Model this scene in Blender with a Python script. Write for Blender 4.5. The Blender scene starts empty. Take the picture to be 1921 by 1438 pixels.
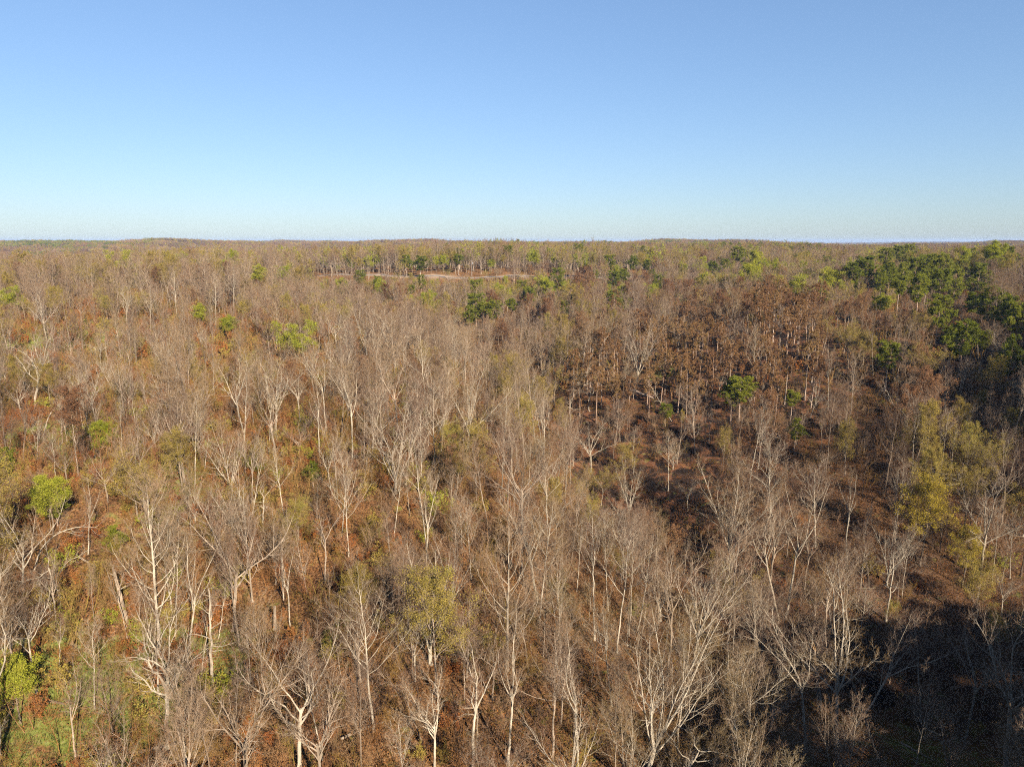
import bpy, math, random
import numpy as np
from mathutils import Matrix, Vector

scene = bpy.context.scene
R = math.radians
rng = np.random.default_rng(11)
random.seed(5)

# ------------------------------------------------------------------ camera
CAM_Z = 55.0
PITCH = R(11.78)
F_PX, CX, CY = 1280.0, 960.5, 719.0          # focal length and centre in photograph pixels
cam_data = bpy.data.cameras.new('camera')
cam_data.sensor_fit = 'HORIZONTAL'
cam_data.sensor_width = 36.0
cam_data.lens = 36.0 * F_PX / 1921.0
cam_data.clip_start = 0.5
cam_data.clip_end = 60000.0
cam = bpy.data.objects.new('camera', cam_data)
scene.collection.objects.link(cam)
cam.location = (0, 0, CAM_Z)
cam.rotation_euler = (math.pi / 2 - PITCH, 0, 0)
scene.camera = cam

# ------------------------------------------------------------------ sky, sun, exposure
SUN_EL = R(27.0)
SUN_AZ = R(180.0 - 29.0)                      # clockwise from +Y (the view direction): behind the camera, to the right
world = bpy.data.worlds.new('World')
scene.world = world
world.use_nodes = True
wn = world.node_tree.nodes
wl = world.node_tree.links
bg = wn['Background']
sky = wn.new('ShaderNodeTexSky')
sky.sky_type = 'NISHITA'
sky.sun_disc = False
sky.sun_elevation = SUN_EL
sky.sun_rotation = SUN_AZ
sky.altitude = 0
sky.air_density = 1.1
sky.dust_density = 0.3
sky.ozone_density = 3.0
tint = wn.new('ShaderNodeMix'); tint.data_type = 'RGBA'; tint.blend_type = 'MULTIPLY'      # white balance of the camera, the same over the whole sky
tint.inputs['Factor'].default_value = 1.0
tint.inputs['B'].default_value = (0.79, 0.96, 1.22, 1)
soft = wn.new('ShaderNodeGamma'); soft.inputs['Gamma'].default_value = 0.7      # the camera's soft highlight response
wl.new(sky.outputs[0], soft.inputs['Color'])
wl.new(soft.outputs[0], tint.inputs['A'])
wl.new(tint.outputs['Result'], bg.inputs['Color'])
bg.inputs['Strength'].default_value = 0.067

sun_data = bpy.data.lights.new('sun', 'SUN')
sun_data.energy = 5.0
sun_data.angle = R(0.53)
sun_data.color = (1.0, 0.91, 0.78)
sun = bpy.data.objects.new('sun', sun_data)
scene.collection.objects.link(sun)
to_sun = Vector((math.sin(SUN_AZ) * math.cos(SUN_EL), math.cos(SUN_AZ) * math.cos(SUN_EL), math.sin(SUN_EL)))
sun.rotation_euler = to_sun.to_track_quat('Z', 'Y').to_euler()
sun.location = (60, -60, 120)

scene.view_settings.view_transform = 'Standard'
scene.view_settings.look = 'None'
scene.view_settings.exposure = 1.6
scene.view_settings.gamma = 1.0
scene.view_settings.use_curve_mapping = False
cy = scene.cycles
cy.max_bounces = 3
cy.diffuse_bounces = 1
cy.glossy_bounces = 1
cy.transmission_bounces = 2
cy.volume_bounces = 0
cy.transparent_max_bounces = 4
cy.caustics_reflective = False
cy.caustics_refractive = False
cy.use_denoising = False
cy.use_light_tree = False
cy.pixel_filter_type = 'BLACKMAN_HARRIS'
cy.filter_width = 1.1
cy.use_adaptive_sampling = True
cy.adaptive_threshold = 0.015

# ------------------------------------------------------------------ small helpers
COL = scene.collection


def smooth(a, b, x):
    t = np.clip((x - a) / (b - a), 0, 1)
    return t * t * (3 - 2 * t)


def tag(o, label=None, category=None, group=None, kind=None):
    if label: o['label'] = label
    if category: o['category'] = category
    if group: o['group'] = group
    if kind: o['kind'] = kind
    return o


def mesh_from(name, verts, faces_list, mats=(), mat_index=None, smooth_shade=True):
    """verts (n,3); faces_list: list of int arrays (m,3) or (m,4)"""
    me = bpy.data.meshes.new(name)
    verts = np.asarray(verts, dtype=np.float32)
    faces_list = [np.asarray(f, dtype=np.int32) for f in faces_list if len(f)]
    loops = np.concatenate([f.ravel() for f in faces_list]) if faces_list else np.zeros(0, np.int32)
    sizes = np.concatenate([np.full(len(f), f.shape[1], np.int32) for f in faces_list]) if faces_list else np.zeros(0, np.int32)
    starts = np.concatenate([[0], np.cumsum(sizes)[:-1]]).astype(np.int32) if len(sizes) else sizes
    me.vertices.add(len(verts)); me.vertices.foreach_set('co', verts.ravel())
    me.loops.add(len(loops)); me.loops.foreach_set('vertex_index', loops)
    me.polygons.add(len(sizes)); me.polygons.foreach_set('loop_start', starts)
    me.update(calc_edges=True)
    if mat_index is not None:
        me.polygons.foreach_set('material_index', np.asarray(mat_index, np.int32))
    if smooth_shade:
        me.polygons.foreach_set('use_smooth', np.ones(len(sizes), bool))
    for m in mats: me.materials.append(m)
    me.validate(verbose=False) if False else None
    return me


def link(name, data, parent=None):
    o = bpy.data.objects.new(name, data)
    COL.objects.link(o)
    if parent is not None: o.parent = parent
    return o


class SineNoise:
    def __init__(self, seed, n=14):
        r = np.random.default_rng(seed)
        a = r.uniform(0, 2 * np.pi, n); k = r.uniform(0.5, 1.6, n)
        self.kx, self.ky, self.ph = np.cos(a) * k, np.sin(a) * k, r.uniform(0, 6.28, n)
        self.n = n
    def __call__(self, x, y, scale):
        x = np.asarray(x, float) / scale * 6.28; y = np.asarray(y, float) / scale * 6.28
        s = 0
        for a, b, p in zip(self.kx, self.ky, self.ph):
            s = s + np.sin(a * x + b * y + p)
        return s / math.sqrt(self.n / 2)          # about unit variance


N1, N2, N3, N4 = SineNoise(1), SineNoise(2), SineNoise(3), SineNoise(4)

# ------------------------------------------------------------------ the lie of the land
CTRL = np.array([
    (0, 60, 0), (0, 0, -2), (-40, 60, 2), (-60, 75, 5), (-110, 60, 10), (-160, 150, 20), (-100, 140, 15), (-60, 120, 12), (-10, 110, 7),
    (-200, 230, 25), (-110, 235, 22), (-45, 230, 16), (-15, 165, 13), (-60, 170, 15), (-260, 330, 28), (-150, 330, 27), (-100, 310, 22),
    (-200, 420, 29), (-120, 420, 24), (-120, 500, 30), (-250, 520, 29),
    (-50, 400, 13), (-27, 307, 9), (5, 239, 2), (27, 150, -8), (45, 108, -9), (62, 88, -11), (95, 88, -10), (150, 78, -11), (200, 72, -13),
    (75, 135, 1), (110, 170, 11), (62, 212, 9), (100, 230, 19), (145, 290, 24), (200, 275, 25), (180, 180, 27), (250, 220, 31), (165, 150, 26), (139, 117, 18), (200, 140, 28),  # later points raise an unseen hill to shade this slope
    (60, 280, 13), (90, 330, 18), (60, 400, 17), (0, 430, 17), (-60, 455, 20), (100, 430, 20), (0, 500, 30), (-60, 500, 30), (100, 500, 30), (170, 420, 25), (160, 500, 29), (230, 380, 30),
    (300, 300, 33), (330, 400, 31), (400, 520, 35), (250, 520, 31), (400, 250, 34),
    (0, 620, 31), (200, 650, 32), (-200, 650, 28), (-400, 500, 26), (-400, 300, 27), (-350, 150, 24), (-250, 60, 16), (500, 400, 34), (600, 600, 33), (-600, 600, 17),
    # the steep wooded bluff beside and behind the viewpoint, which shades the ravine
    (52, 60, -5), (64, 46, 8), (84, 37, 17), (112, 40, 20), (150, 38, 23), (200, 30, 24), (46, 20, 14), (34, 5, 14), (70, 5, 24), (100, -10, 29), (150, -20, 31), (30, -25, 20), (60, -50, 28), (0, -60, 8), (-80, -40, 8), (-200, -60, 12),
    (250, -60, 34), (100, -120, 34), (-100, -160, 16), (300, 60, 24),
], float)


def tps_fit(c, lam=6.0):
    n = len(c); S = 100.0
    p = c[:, :2] / S
    d = np.linalg.norm(p[:, None] - p[None], axis=2)
    K = np.where(d > 0, d * d * np.log(np.maximum(d, 1e-9)), 0) + np.eye(n) * lam * 1e-3
    P = np.c_[np.ones(n), p]
    A = np.zeros((n + 3, n + 3)); A[:n, :n] = K; A[:n, n:] = P; A[n:, :n] = P.T
    w = np.linalg.solve(A, np.r_[c[:, 2], np.zeros(3)])
    return p, w, S


_TP, _TW, _TS = tps_fit(CTRL)


GULLY = np.array([(-50, 400), (-27, 307), (5, 239), (27, 150), (45, 108), (62, 88), (95, 88), (150, 78)], float)


def gully_at(x, y):
    x = np.asarray(x, float); y = np.asarray(y, float); best = np.full(np.broadcast(x, y).shape, 1e9)
    for (ax_, ay_), (bx2, by2) in zip(GULLY[:-1], GULLY[1:]):
        dx, dy = bx2 - ax_, by2 - ay_
        t = np.clip(((x - ax_) * dx + (y - ay_) * dy) / (dx * dx + dy * dy), 0, 1)
        best = np.minimum(best, np.hypot(x - ax_ - t * dx, y - ay_ - t * dy))
    return np.exp(-(best / 12.0) ** 2)


def ground(x, y):
    x = np.asarray(x, float); y = np.asarray(y, float)
    shp = np.broadcast(x, y).shape
    x = np.broadcast_to(x, shp).ravel(); y = np.broadcast_to(y, shp).ravel()
    out = np.zeros(len(x))
    for i in range(0, len(x), 60000):
        xs, ys = x[i:i + 60000], y[i:i + 60000]
        d = np.hypot(xs, ys)
        k = np.minimum(1.0, 760.0 / np.maximum(d, 1))
        px, py = xs * k / _TS, ys * k / _TS
        r2 = (px[:, None] - _TP[:, 0]) ** 2 + (py[:, None] - _TP[:, 1]) ** 2
        near = (0.5 * r2 * np.log(np.maximum(r2, 1e-12))) @ _TW[:-3] + _TW[-3] + _TW[-2] * px + _TW[-1] * py
        near = near - 5.5 * gully_at(xs, ys) + 0.7 * N1(xs, ys, 55) + 0.22 * N2(xs, ys, 14)
        far = 29 + 5 * N3(xs, ys, 900) + 3 * N1(xs, ys, 330)
        dip = np.exp(-(((xs + 760) / 520) ** 2 + ((ys - 1250) / 430) ** 2))          # wooded valley beyond the near ridge
        far = far - 36 * dip
        far = far + 7 * np.exp(-((ys - 2500 - 0.25 * xs) / 500) ** 2) * smooth(300, -500, xs)
        low = smooth(1900, 4200, ys) * smooth(-900, 500, xs - 0.05 * ys)
        low = np.maximum(low, smooth(3600, 6000, d))
        far = far * (1 - low) + (14 + 7 * N4(xs, ys, 3500)) * low
        far = far + 30 * np.exp(-((d - 13200) / 1900) ** 2) * (0.55 + 0.3 * N2(xs, ys, 7000))
        w = smooth(520, 900, d)
        out[i:i + 60000] = near * (1 - w) + far * w
    return out.reshape(shp)


CP, SP = math.cos(PITCH), math.sin(PITCH)


def ray(px, py):
    r, d = (px - CX) / F_PX, (py - CY) / F_PX
    return np.array([r, CP - d * SP, -SP - d * CP])


_TT = np.concatenate([np.arange(40, 700, 0.75), np.geomspace(700, 9000, 500)])


def hit(px, py, above=0.0):
    """where the sight line through a pixel comes within ABOVE metres of the ground"""
    v = ray(px, py)
    x, y, z = v[0] * _TT, v[1] * _TT, CAM_Z + v[2] * _TT
    k = np.nonzero(z - ground(x, y) <= above)[0]
    i = k[0] if len(k) else len(_TT) - 1
    return float(x[i]), float(y[i])


def project(x, y, z):
    zz = z - CAM_Z
    f = y * CP - zz * SP
    u = y * SP + zz * CP
    f = np.where(np.abs(f) < 1e-3, 1e-3, f)
    return CX + F_PX * x / f, CY - F_PX * u / f, f


def height_for(y, z, top_py):
    m = (CY - top_py) / F_PX
    return float(y * (m * CP - SP) / (CP + m * SP) + CAM_Z - z)


# ------------------------------------------------------------------ materials
def new_mat(name):
    m = bpy.data.materials.new(name)
    m.use_nodes = True
    nt = m.node_tree
    for n in list(nt.nodes): nt.nodes.remove(n)
    return m, nt, nt.nodes, nt.links


def ramp(nodes, stops):
    r = nodes.new('ShaderNodeValToRGB')
    e = r.color_ramp.elements
    while len(e) > 1: e.remove(e[-1])
    e[0].position, e[0].color = stops[0][0], (*stops[0][1], 1)
    for p, c in stops[1:]:
        k = e.new(p); k.color = (*c, 1)
    return r


def mix(nodes, links, a, b, fac, mode='MIX'):
    m = nodes.new('ShaderNodeMix'); m.data_type = 'RGBA'; m.blend_type = mode
    for s, v in ((m.inputs['Factor'], fac), (m.inputs['A'], a), (m.inputs['B'], b)):
        if hasattr(v, 'is_linked'): links.new(v, s)
        elif isinstance(v, (tuple, list)): s.default_value = (*v, 1)
        else: s.default_value = v
    return m.outputs['Result']


def mat_wood(name, stops, noise_scale=1.4, lo=0.5, hi=1.3, rough=0.9, patch=True):
    """bark or twig: colour by tree (random of the instance and where it grows), broken by streaky noise"""
    m, nt, nd, lk = new_mat(name)
    out = nd.new('ShaderNodeOutputMaterial')
    bs = nd.new('ShaderNodeBsdfDiffuse'); bs.inputs['Roughness'].default_value = 0.5
    info = nd.new('ShaderNodeObjectInfo')
    rp = ramp(nd, stops)
    if patch:
        nz = nd.new('ShaderNodeTexNoise'); nz.inputs['Scale'].default_value = 0.012; nz.inputs['Detail'].default_value = 2
        lk.new(info.outputs['Location'], nz.inputs['Vector'])
        ad = nd.new('ShaderNodeMath'); ad.operation = 'MULTIPLY_ADD'; ad.inputs[1].default_value = 1.5; ad.inputs[2].default_value = -0.75
        lk.new(nz.outputs['Fac'], ad.inputs[0])
        a2 = nd.new('ShaderNodeMath'); a2.operation = 'MULTIPLY_ADD'; a2.inputs[1].default_value = 0.75; a2.use_clamp = True
        lk.new(info.outputs['Random'], a2.inputs[0])
        a3 = nd.new('ShaderNodeMath'); a3.operation = 'ADD'; a3.inputs[1].default_value = 0.125
        lk.new(ad.outputs[0], a3.inputs[0]); lk.new(a3.outputs[0], a2.inputs[2])
        lk.new(a2.outputs[0], rp.inputs[0])
    else:
        lk.new(info.outputs['Random'], rp.inputs[0])
    geo = nd.new('ShaderNodeNewGeometry')
    mp = nd.new('ShaderNodeMapping'); mp.inputs['Scale'].default_value = (1, 1, 0.35)
    lk.new(geo.outputs['Position'], mp.inputs[0])
    n2 = nd.new('ShaderNodeTexNoise'); n2.inputs['Scale'].default_value = noise_scale; n2.inputs['Detail'].default_value = 4
    lk.new(mp.outputs[0], n2.inputs['Vector'])
    mr = nd.new('ShaderNodeMapRange'); mr.inputs[1].default_value = 0.3; mr.inputs[2].default_value = 0.7
    mr.inputs[3].default_value = lo; mr.inputs[4].default_value = hi
    lk.new(n2.outputs['Fac'], mr.inputs[0])
    c = mix(nd, lk, rp.outputs[0], mr.outputs[0], 1.0, 'MULTIPLY')
    lk.new(c, bs.inputs['Color'])
    lk.new(bs.outputs[0], out.inputs[0])
    return m


def mat_leaf(name, stops, trans=0.35, lo=0.6, hi=1.4, scale=0.9):
    m, nt, nd, lk = new_mat(name)
    out = nd.new('ShaderNodeOutputMaterial')
    info = nd.new('ShaderNodeObjectInfo')
    geo = nd.new('ShaderNodeNewGeometry')
    rp = ramp(nd, stops)
    n2 = nd.new('ShaderNodeTexNoise'); n2.inputs['Scale'].default_value = scale; n2.inputs['Detail'].default_value = 5
    lk.new(geo.outputs['Position'], n2.inputs['Vector'])
    ad = nd.new('ShaderNodeMath'); ad.operation = 'MULTIPLY_ADD'; ad.inputs[1].default_value = 0.5; ad.use_clamp = True
    lk.new(info.outputs['Random'], ad.inputs[0])
    a2 = nd.new('ShaderNodeMath'); a2.operation = 'MULTIPLY_ADD'; a2.inputs[1].default_value = 1.6; a2.inputs[2].default_value = -0.55
    lk.new(n2.outputs['Fac'], a2.inputs[0]); lk.new(a2.outputs[0], ad.inputs[2])
    lk.new(ad.outputs[0], rp.inputs[0])
    d = nd.new('ShaderNodeBsdfDiffuse'); t = nd.new('ShaderNodeBsdfTranslucent')
    lk.new(rp.outputs[0], d.inputs[0]); lk.new(rp.outputs[0], t.inputs[0])
    ms = nd.new('ShaderNodeMixShader'); ms.inputs[0].default_value = trans
    lk.new(d.outputs[0], ms.inputs[1]); lk.new(t.outputs[0], ms.inputs[2])
    lk.new(ms.outputs[0], out.inputs[0])
    return m


M = {}
M['bark'] = mat_wood('bark', [(0, (0.111, 0.078, 0.054)), (0.35, (0.201, 0.150, 0.103)), (0.7, (0.260, 0.199, 0.143)), (1, (0.149, 0.111, 0.077))])
M['pale_bark'] = mat_wood('pale_bark', [(0, (0.276, 0.222, 0.160)), (0.5, (0.356, 0.295, 0.216)), (1, (0.297, 0.246, 0.180))], patch=False, lo=0.5, hi=1.15, noise_scale=2.2)
M['pine_bark'] = mat_wood('pine_bark', [(0, (0.190, 0.121, 0.084)), (0.5, (0.272, 0.189, 0.133)), (1, (0.347, 0.265, 0.203))])
M['twig'] = mat_wood('twig', [(0, (0.074, 0.042, 0.025)), (0.16, (0.147, 0.088, 0.053)), (0.32, (0.222, 0.143, 0.082)), (0.45, (0.126, 0.068, 0.041)), (0.6, (0.103, 0.067, 0.046)), (0.74, (0.192, 0.117, 0.051)), (0.87, (0.140, 0.095, 0.036)), (1, (0.177, 0.088, 0.046))], lo=0.6, hi=1.25)
M['brush_twig'] = mat_wood('brush_twig', [(0, (0.157, 0.063, 0.027)), (0.25, (0.184, 0.100, 0.046)), (0.5, (0.177, 0.080, 0.029)), (0.75, (0.144, 0.100, 0.024)), (1, (0.196, 0.110, 0.043))], lo=0.75, hi=1.2)
M['bud'] = mat_leaf('bud', [(0, (0.230, 0.163, 0.040)), (0.5, (0.285, 0.209, 0.045)), (1, (0.257, 0.222, 0.048))])
M['gold_bud'] = mat_leaf('gold_bud', [(0, (0.242, 0.171, 0.025)), (0.5, (0.296, 0.216, 0.028)), (1, (0.305, 0.241, 0.035))])
M['fresh_leaf'] = mat_leaf('fresh_leaf', [(0, (0.174, 0.185, 0.019)), (0.5, (0.260, 0.259, 0.029)), (1, (0.331, 0.296, 0.041))])
M['needle'] = mat_leaf('needle', [(0, (0.105, 0.125, 0.016)), (0.5, (0.190, 0.201, 0.026)), (1, (0.277, 0.265, 0.037))], trans=0.55)
M['scorched_needle'] = mat_leaf('scorched_needle', [(0, (0.132, 0.064, 0.031)), (0.5, (0.187, 0.099, 0.042)), (1, (0.221, 0.144, 0.054))], trans=0.25)
M['russet_leaf'] = mat_leaf('russet_leaf', [(0, (0.122, 0.059, 0.031)), (0.5, (0.180, 0.089, 0.043)), (1, (0.216, 0.128, 0.058))], trans=0.3)
M['dry_leaf'] = mat_leaf('dry_leaf', [(0, (0.195, 0.063, 0.019)), (0.5, (0.261, 0.094, 0.028)), (1, (0.287, 0.124, 0.040))])
M['grass'] = mat_leaf('grass', [(0, (0.091, 0.105, 0.021)), (0.5, (0.133, 0.147, 0.028)), (1, (0.189, 0.182, 0.049))])


def mat_simple(name, col, rough=0.7, var=0.15, scale=2.0):
    m, nt, nd, lk = new_mat(name)
    out = nd.new('ShaderNodeOutputMaterial'); b = nd.new('ShaderNodeBsdfPrincipled')
    geo = nd.new('ShaderNodeNewGeometry')
    nz = nd.new('ShaderNodeTexNoise'); nz.inputs['Scale'].default_value = scale; nz.inputs['Detail'].default_value = 5
    lk.new(geo.outputs['Position'], nz.inputs['Vector'])
    rp = ramp(nd, [(0.3, tuple(c * (1 - var) for c in col)), (0.7, tuple(min(1, c * (1 + var)) for c in col))])
    lk.new(nz.outputs['Fac'], rp.inputs[0]); lk.new(rp.outputs[0], b.inputs['Base Color'])
    b.inputs['Roughness'].default_value = rough
    lk.new(b.outputs[0], out.inputs[0])
    return m


M['asphalt'] = mat_simple('asphalt', (0.224, 0.203, 0.189), 0.9, 0.2, 0.6)
M['white_paint'] = mat_simple('white_paint', (0.640, 0.640, 0.632), 0.5, 0.05)
M['steel'] = mat_simple('steel', (0.20, 0.20, 0.21), 0.5, 0.1)
M['pole_wood'] = mat_simple('pole_wood', (0.17, 0.13, 0.10), 0.9, 0.2)
M['roofing'] = mat_simple('roofing', (0.22, 0.16, 0.14), 0.8, 0.2)
M['glass_dark'] = mat_simple('glass_dark', (0.05, 0.06, 0.07), 0.2, 0.1)
M['torn_wood'] = mat_simple('torn_wood', (0.55, 0.32, 0.13), 0.9, 0.2, 5)


def mat_ground():
    m, nt, nd, lk = new_mat('forest_floor')
    out = nd.new('ShaderNodeOutputMaterial')
    bs = nd.new('ShaderNodeBsdfDiffuse'); bs.inputs['Roughness'].default_value = 0.8
    geo = nd.new('ShaderNodeNewGeometry')
    def noise(s, det=4, dist=0.0):
        n = nd.new('ShaderNodeTexNoise'); n.inputs['Scale'].default_value = s; n.inputs['Detail'].default_value = det
        n.inputs['Distortion'].default_value = dist
        lk.new(geo.outputs['Position'], n.inputs['Vector']); return n.outputs['Fac']
    litter = ramp(nd, [(0.30, (0.0127, 0.0088, 0.0059)), (0.42, (0.0489, 0.0262, 0.0132)), (0.51, (0.0979, 0.0500, 0.0224)), (0.61, (0.1669, 0.0905, 0.0408)), (0.74, (0.2130, 0.1405, 0.0788))])
    lk.new(noise(3.2, 9, 0.5), litter.inputs[0])
    tone = ramp(nd, [(0.30, (0.42, 0.42, 0.42)), (0.48, (0.85, 0.82, 0.8)), (0.70, (1.2, 1.15, 1.05))])
    lk.new(noise(0.13, 6, 0.6), tone.inputs[0])
    c = mix(nd, lk, litter.outputs[0], tone.outputs[0], 1.0, 'MULTIPLY')
    def attr(n):
        a = nd.new('ShaderNodeAttribute'); a.attribute_name = n; a.attribute_type = 'GEOMETRY'; return a.outputs['Fac']
    # greyer, less orange litter past the ravine, with the slopes' shade painted in
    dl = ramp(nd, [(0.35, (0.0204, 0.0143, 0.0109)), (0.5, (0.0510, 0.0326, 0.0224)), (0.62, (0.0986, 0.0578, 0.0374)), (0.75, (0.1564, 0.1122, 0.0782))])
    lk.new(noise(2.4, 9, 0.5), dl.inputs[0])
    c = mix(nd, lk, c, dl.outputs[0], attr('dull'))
    # earlier burn: charred litter with unburnt scraps; along the gully it also paints in shade
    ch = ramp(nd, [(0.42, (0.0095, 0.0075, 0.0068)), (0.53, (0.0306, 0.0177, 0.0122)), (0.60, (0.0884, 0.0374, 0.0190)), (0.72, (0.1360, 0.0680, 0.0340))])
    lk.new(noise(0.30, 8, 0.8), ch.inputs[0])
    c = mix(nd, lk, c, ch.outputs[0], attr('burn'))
    # green ground cover
    gm = nd.new('ShaderNodeMath'); gm.operation = 'MULTIPLY_ADD'; gm.inputs[1].default_value = 1.5; gm.use_clamp = True
    sub = nd.new('ShaderNodeMath'); sub.operation = 'SUBTRACT'; sub.inputs[1].default_value = 1.55
    lk.new(attr('green'), gm.inputs[0])
    n6 = nd.new('ShaderNodeMath'); n6.operation = 'MULTIPLY_ADD'; n6.inputs[1].default_value = 5.0; n6.inputs[2].default_value = -3.1
    lk.new(noise(0.6, 6), n6.inputs[0]); lk.new(n6.outputs[0], gm.inputs[2])
    gr = ramp(nd, [(0.3, (0.0510, 0.0578, 0.0136)), (0.5, (0.1020, 0.1122, 0.0238)), (0.7, (0.1564, 0.1428, 0.0510))])
    lk.new(noise(2.2, 6), gr.inputs[0])
    c = mix(nd, lk, c, gr.outputs[0], gm.outputs[0])
    # bare sandy bank
    c = mix(nd, lk, c, (0.20, 0.155, 0.115), attr('sand'))
    # far woods: the floor is hidden, colour of twigs and litter together
    fr = ramp(nd, [(0.3, (0.0816, 0.0578, 0.0408)), (0.7, (0.1360, 0.1020, 0.0680))])
    lk.new(noise(0.02, 6), fr.inputs[0])
    c = mix(nd, lk, c, fr.outputs[0], attr('far'))
    bp = nd.new('ShaderNodeBump'); bp.inputs['Strength'].default_value = 0.7; bp.inputs['Distance'].default_value = 0.25
    lk.new(noise(2.5, 8), bp.inputs['Height']); lk.new(bp.outputs[0], bs.inputs['Normal'])
    lk.new(c, bs.inputs['Color']); lk.new(bs.outputs[0], out.inputs[0])
    return m


M['ground'] = mat_ground()

# ------------------------------------------------------------------ terrain sheet (polar grid, finer near)
def blob(x, y, cx, cy, rx, ry=None):
    ry = ry or rx
    return np.exp(-(((x - cx) / rx) ** 2 + ((y - cy) / ry) ** 2))


def burn_shade_at(x, y):
    b = blob(x, y, 70, 212, 52, 46) + 0.7 * blob(x, y, 125, 250, 46, 40) + 0.6 * blob(x, y, 42, 160, 24, 40) + 0.5 * gully_at(x, y)  # gully term: the ravine's shade put into the char colour
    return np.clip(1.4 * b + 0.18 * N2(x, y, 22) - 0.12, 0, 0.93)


GREENS = [hit(100, 1340) + (9,), hit(60, 1290) + (9,), hit(290, 1290) + (7,), hit(325, 1250) + (5,), hit(40, 640) + (20,), hit(120, 640) + (22,), hit(90, 830) + (9,), hit(250, 830) + (10,), hit(420, 850) + (12,),
          hit(1760, 1420) + (9,), hit(1240, 700) + (6,), hit(100, 1420) + (8,), hit(150, 600) + (14,)]


def green_at(x, y):
    g = 0
    for a, b, r in GREENS: g = g + blob(x, y, a, b, r)
    lefty = smooth(20, -80, x) * smooth(330, 200, y)
    return np.clip(g * 1.1 + lefty * (0.22 + 0.22 * N3(x, y, 45)), 0, 1)


ROAD = np.array([(-620, 520), (-420, 512), (-250, 505), (-150, 502), (-60, 500), (0, 499), (60, 499), (130, 501), (220, 508), (340, 522), (520, 560)], float)


def road_y(x): return np.interp(x, ROAD[:, 0], ROAD[:, 1])


def sand_at(x, y):
    d = y - road_y(x)
    return np.clip(smooth(-7, -4, d) * smooth(7, 4.5, d) * smooth(-330, -120, x) * smooth(260, 120, x) * (0.75 + 0.2 * N2(x, y, 18)), 0, 1)


RADII = np.unique(np.concatenate([np.arange(0, 40, 5.0), np.arange(40, 320, 2.0), np.geomspace(320, 900, 120), np.geomspace(900, 16000, 100)]))[1:]
NA = 560
ang = np.linspace(0, 2 * np.pi, NA, endpoint=False)
X = RADII[:, None] * np.sin(ang)[None]; Y = RADII[:, None] * np.cos(ang)[None]
Zg = ground(X, Y)


def flatten_road(x, y, z):
    d = np.abs(y - road_y(x)); w = smooth(9, 4.2, d) * (np.abs(x) < 600)
    return z * (1 - w) + ground(x, road_y(x)) * w


Zg = flatten_road(X, Y, Zg)
verts = np.vstack([[(0, 0, float(ground(0, 0)))], np.c_[X.ravel(), Y.ravel(), Zg.ravel()]])
nr = len(RADII)
ii, jj = np.meshgrid(np.arange(nr - 1), np.arange(NA), indexing='ij')
a = 1 + ii * NA + jj; b = 1 + ii * NA + (jj + 1) % NA
quads = np.stack([a, b, b + NA, a + NA], -1).reshape(-1, 4)[:, ::-1]
j = np.arange(NA); tris = np.c_[np.zeros(NA, int), 1 + (j + 1) % NA, 1 + j][:, ::-1]
tris = np.c_[np.zeros(NA, int), 1 + (j + 1) % NA, 1 + j]
me = mesh_from('terrain', verts, [tris, quads], [M['ground']])
vx, vy = verts[:, 0], verts[:, 1]; vd = np.hypot(vx, vy)
for nm, val in (('burn', burn_shade_at(vx, vy)), ('green', green_at(vx, vy)), ('sand', sand_at(vx, vy)), ('far', smooth(650, 1000, vd)), ('dull', np.clip(0.85 * smooth(0, 60, vx - 0.02 * vy) * smooth(-0.8, 1.0, N3(vx, vy, 70) + 0.6), 0, 1))):  # dull also carries painted shade for the slopes past the ravine
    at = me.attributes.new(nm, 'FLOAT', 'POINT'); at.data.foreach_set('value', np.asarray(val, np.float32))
terrain = tag(link('terrain', me), kind='structure')
if True:
    n = np.zeros(3); me.polygons[2000].normal.z < 0 and me.flip_normals()

# the country road along the far side of the ravine
rx = np.linspace(-600, 500, 240); ry = road_y(rx)
rz = ground(rx, ry) + 0.12
off = 3.3
rv = np.vstack([np.c_[rx, ry - off, rz], np.c_[rx, ry + off, rz]])
k = np.arange(239)
rf = np.c_[k, k + 1, k + 241, k + 240]
tag(link('road', mesh_from('road', rv, [rf], [M['asphalt']])), kind='structure')

# ------------------------------------------------------------------ growing trees
UP = np.array([0, 0, 1.0])


def unit(v): return v / np.maximum(np.linalg.norm(v, axis=-1, keepdims=True), 1e-9)


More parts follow.
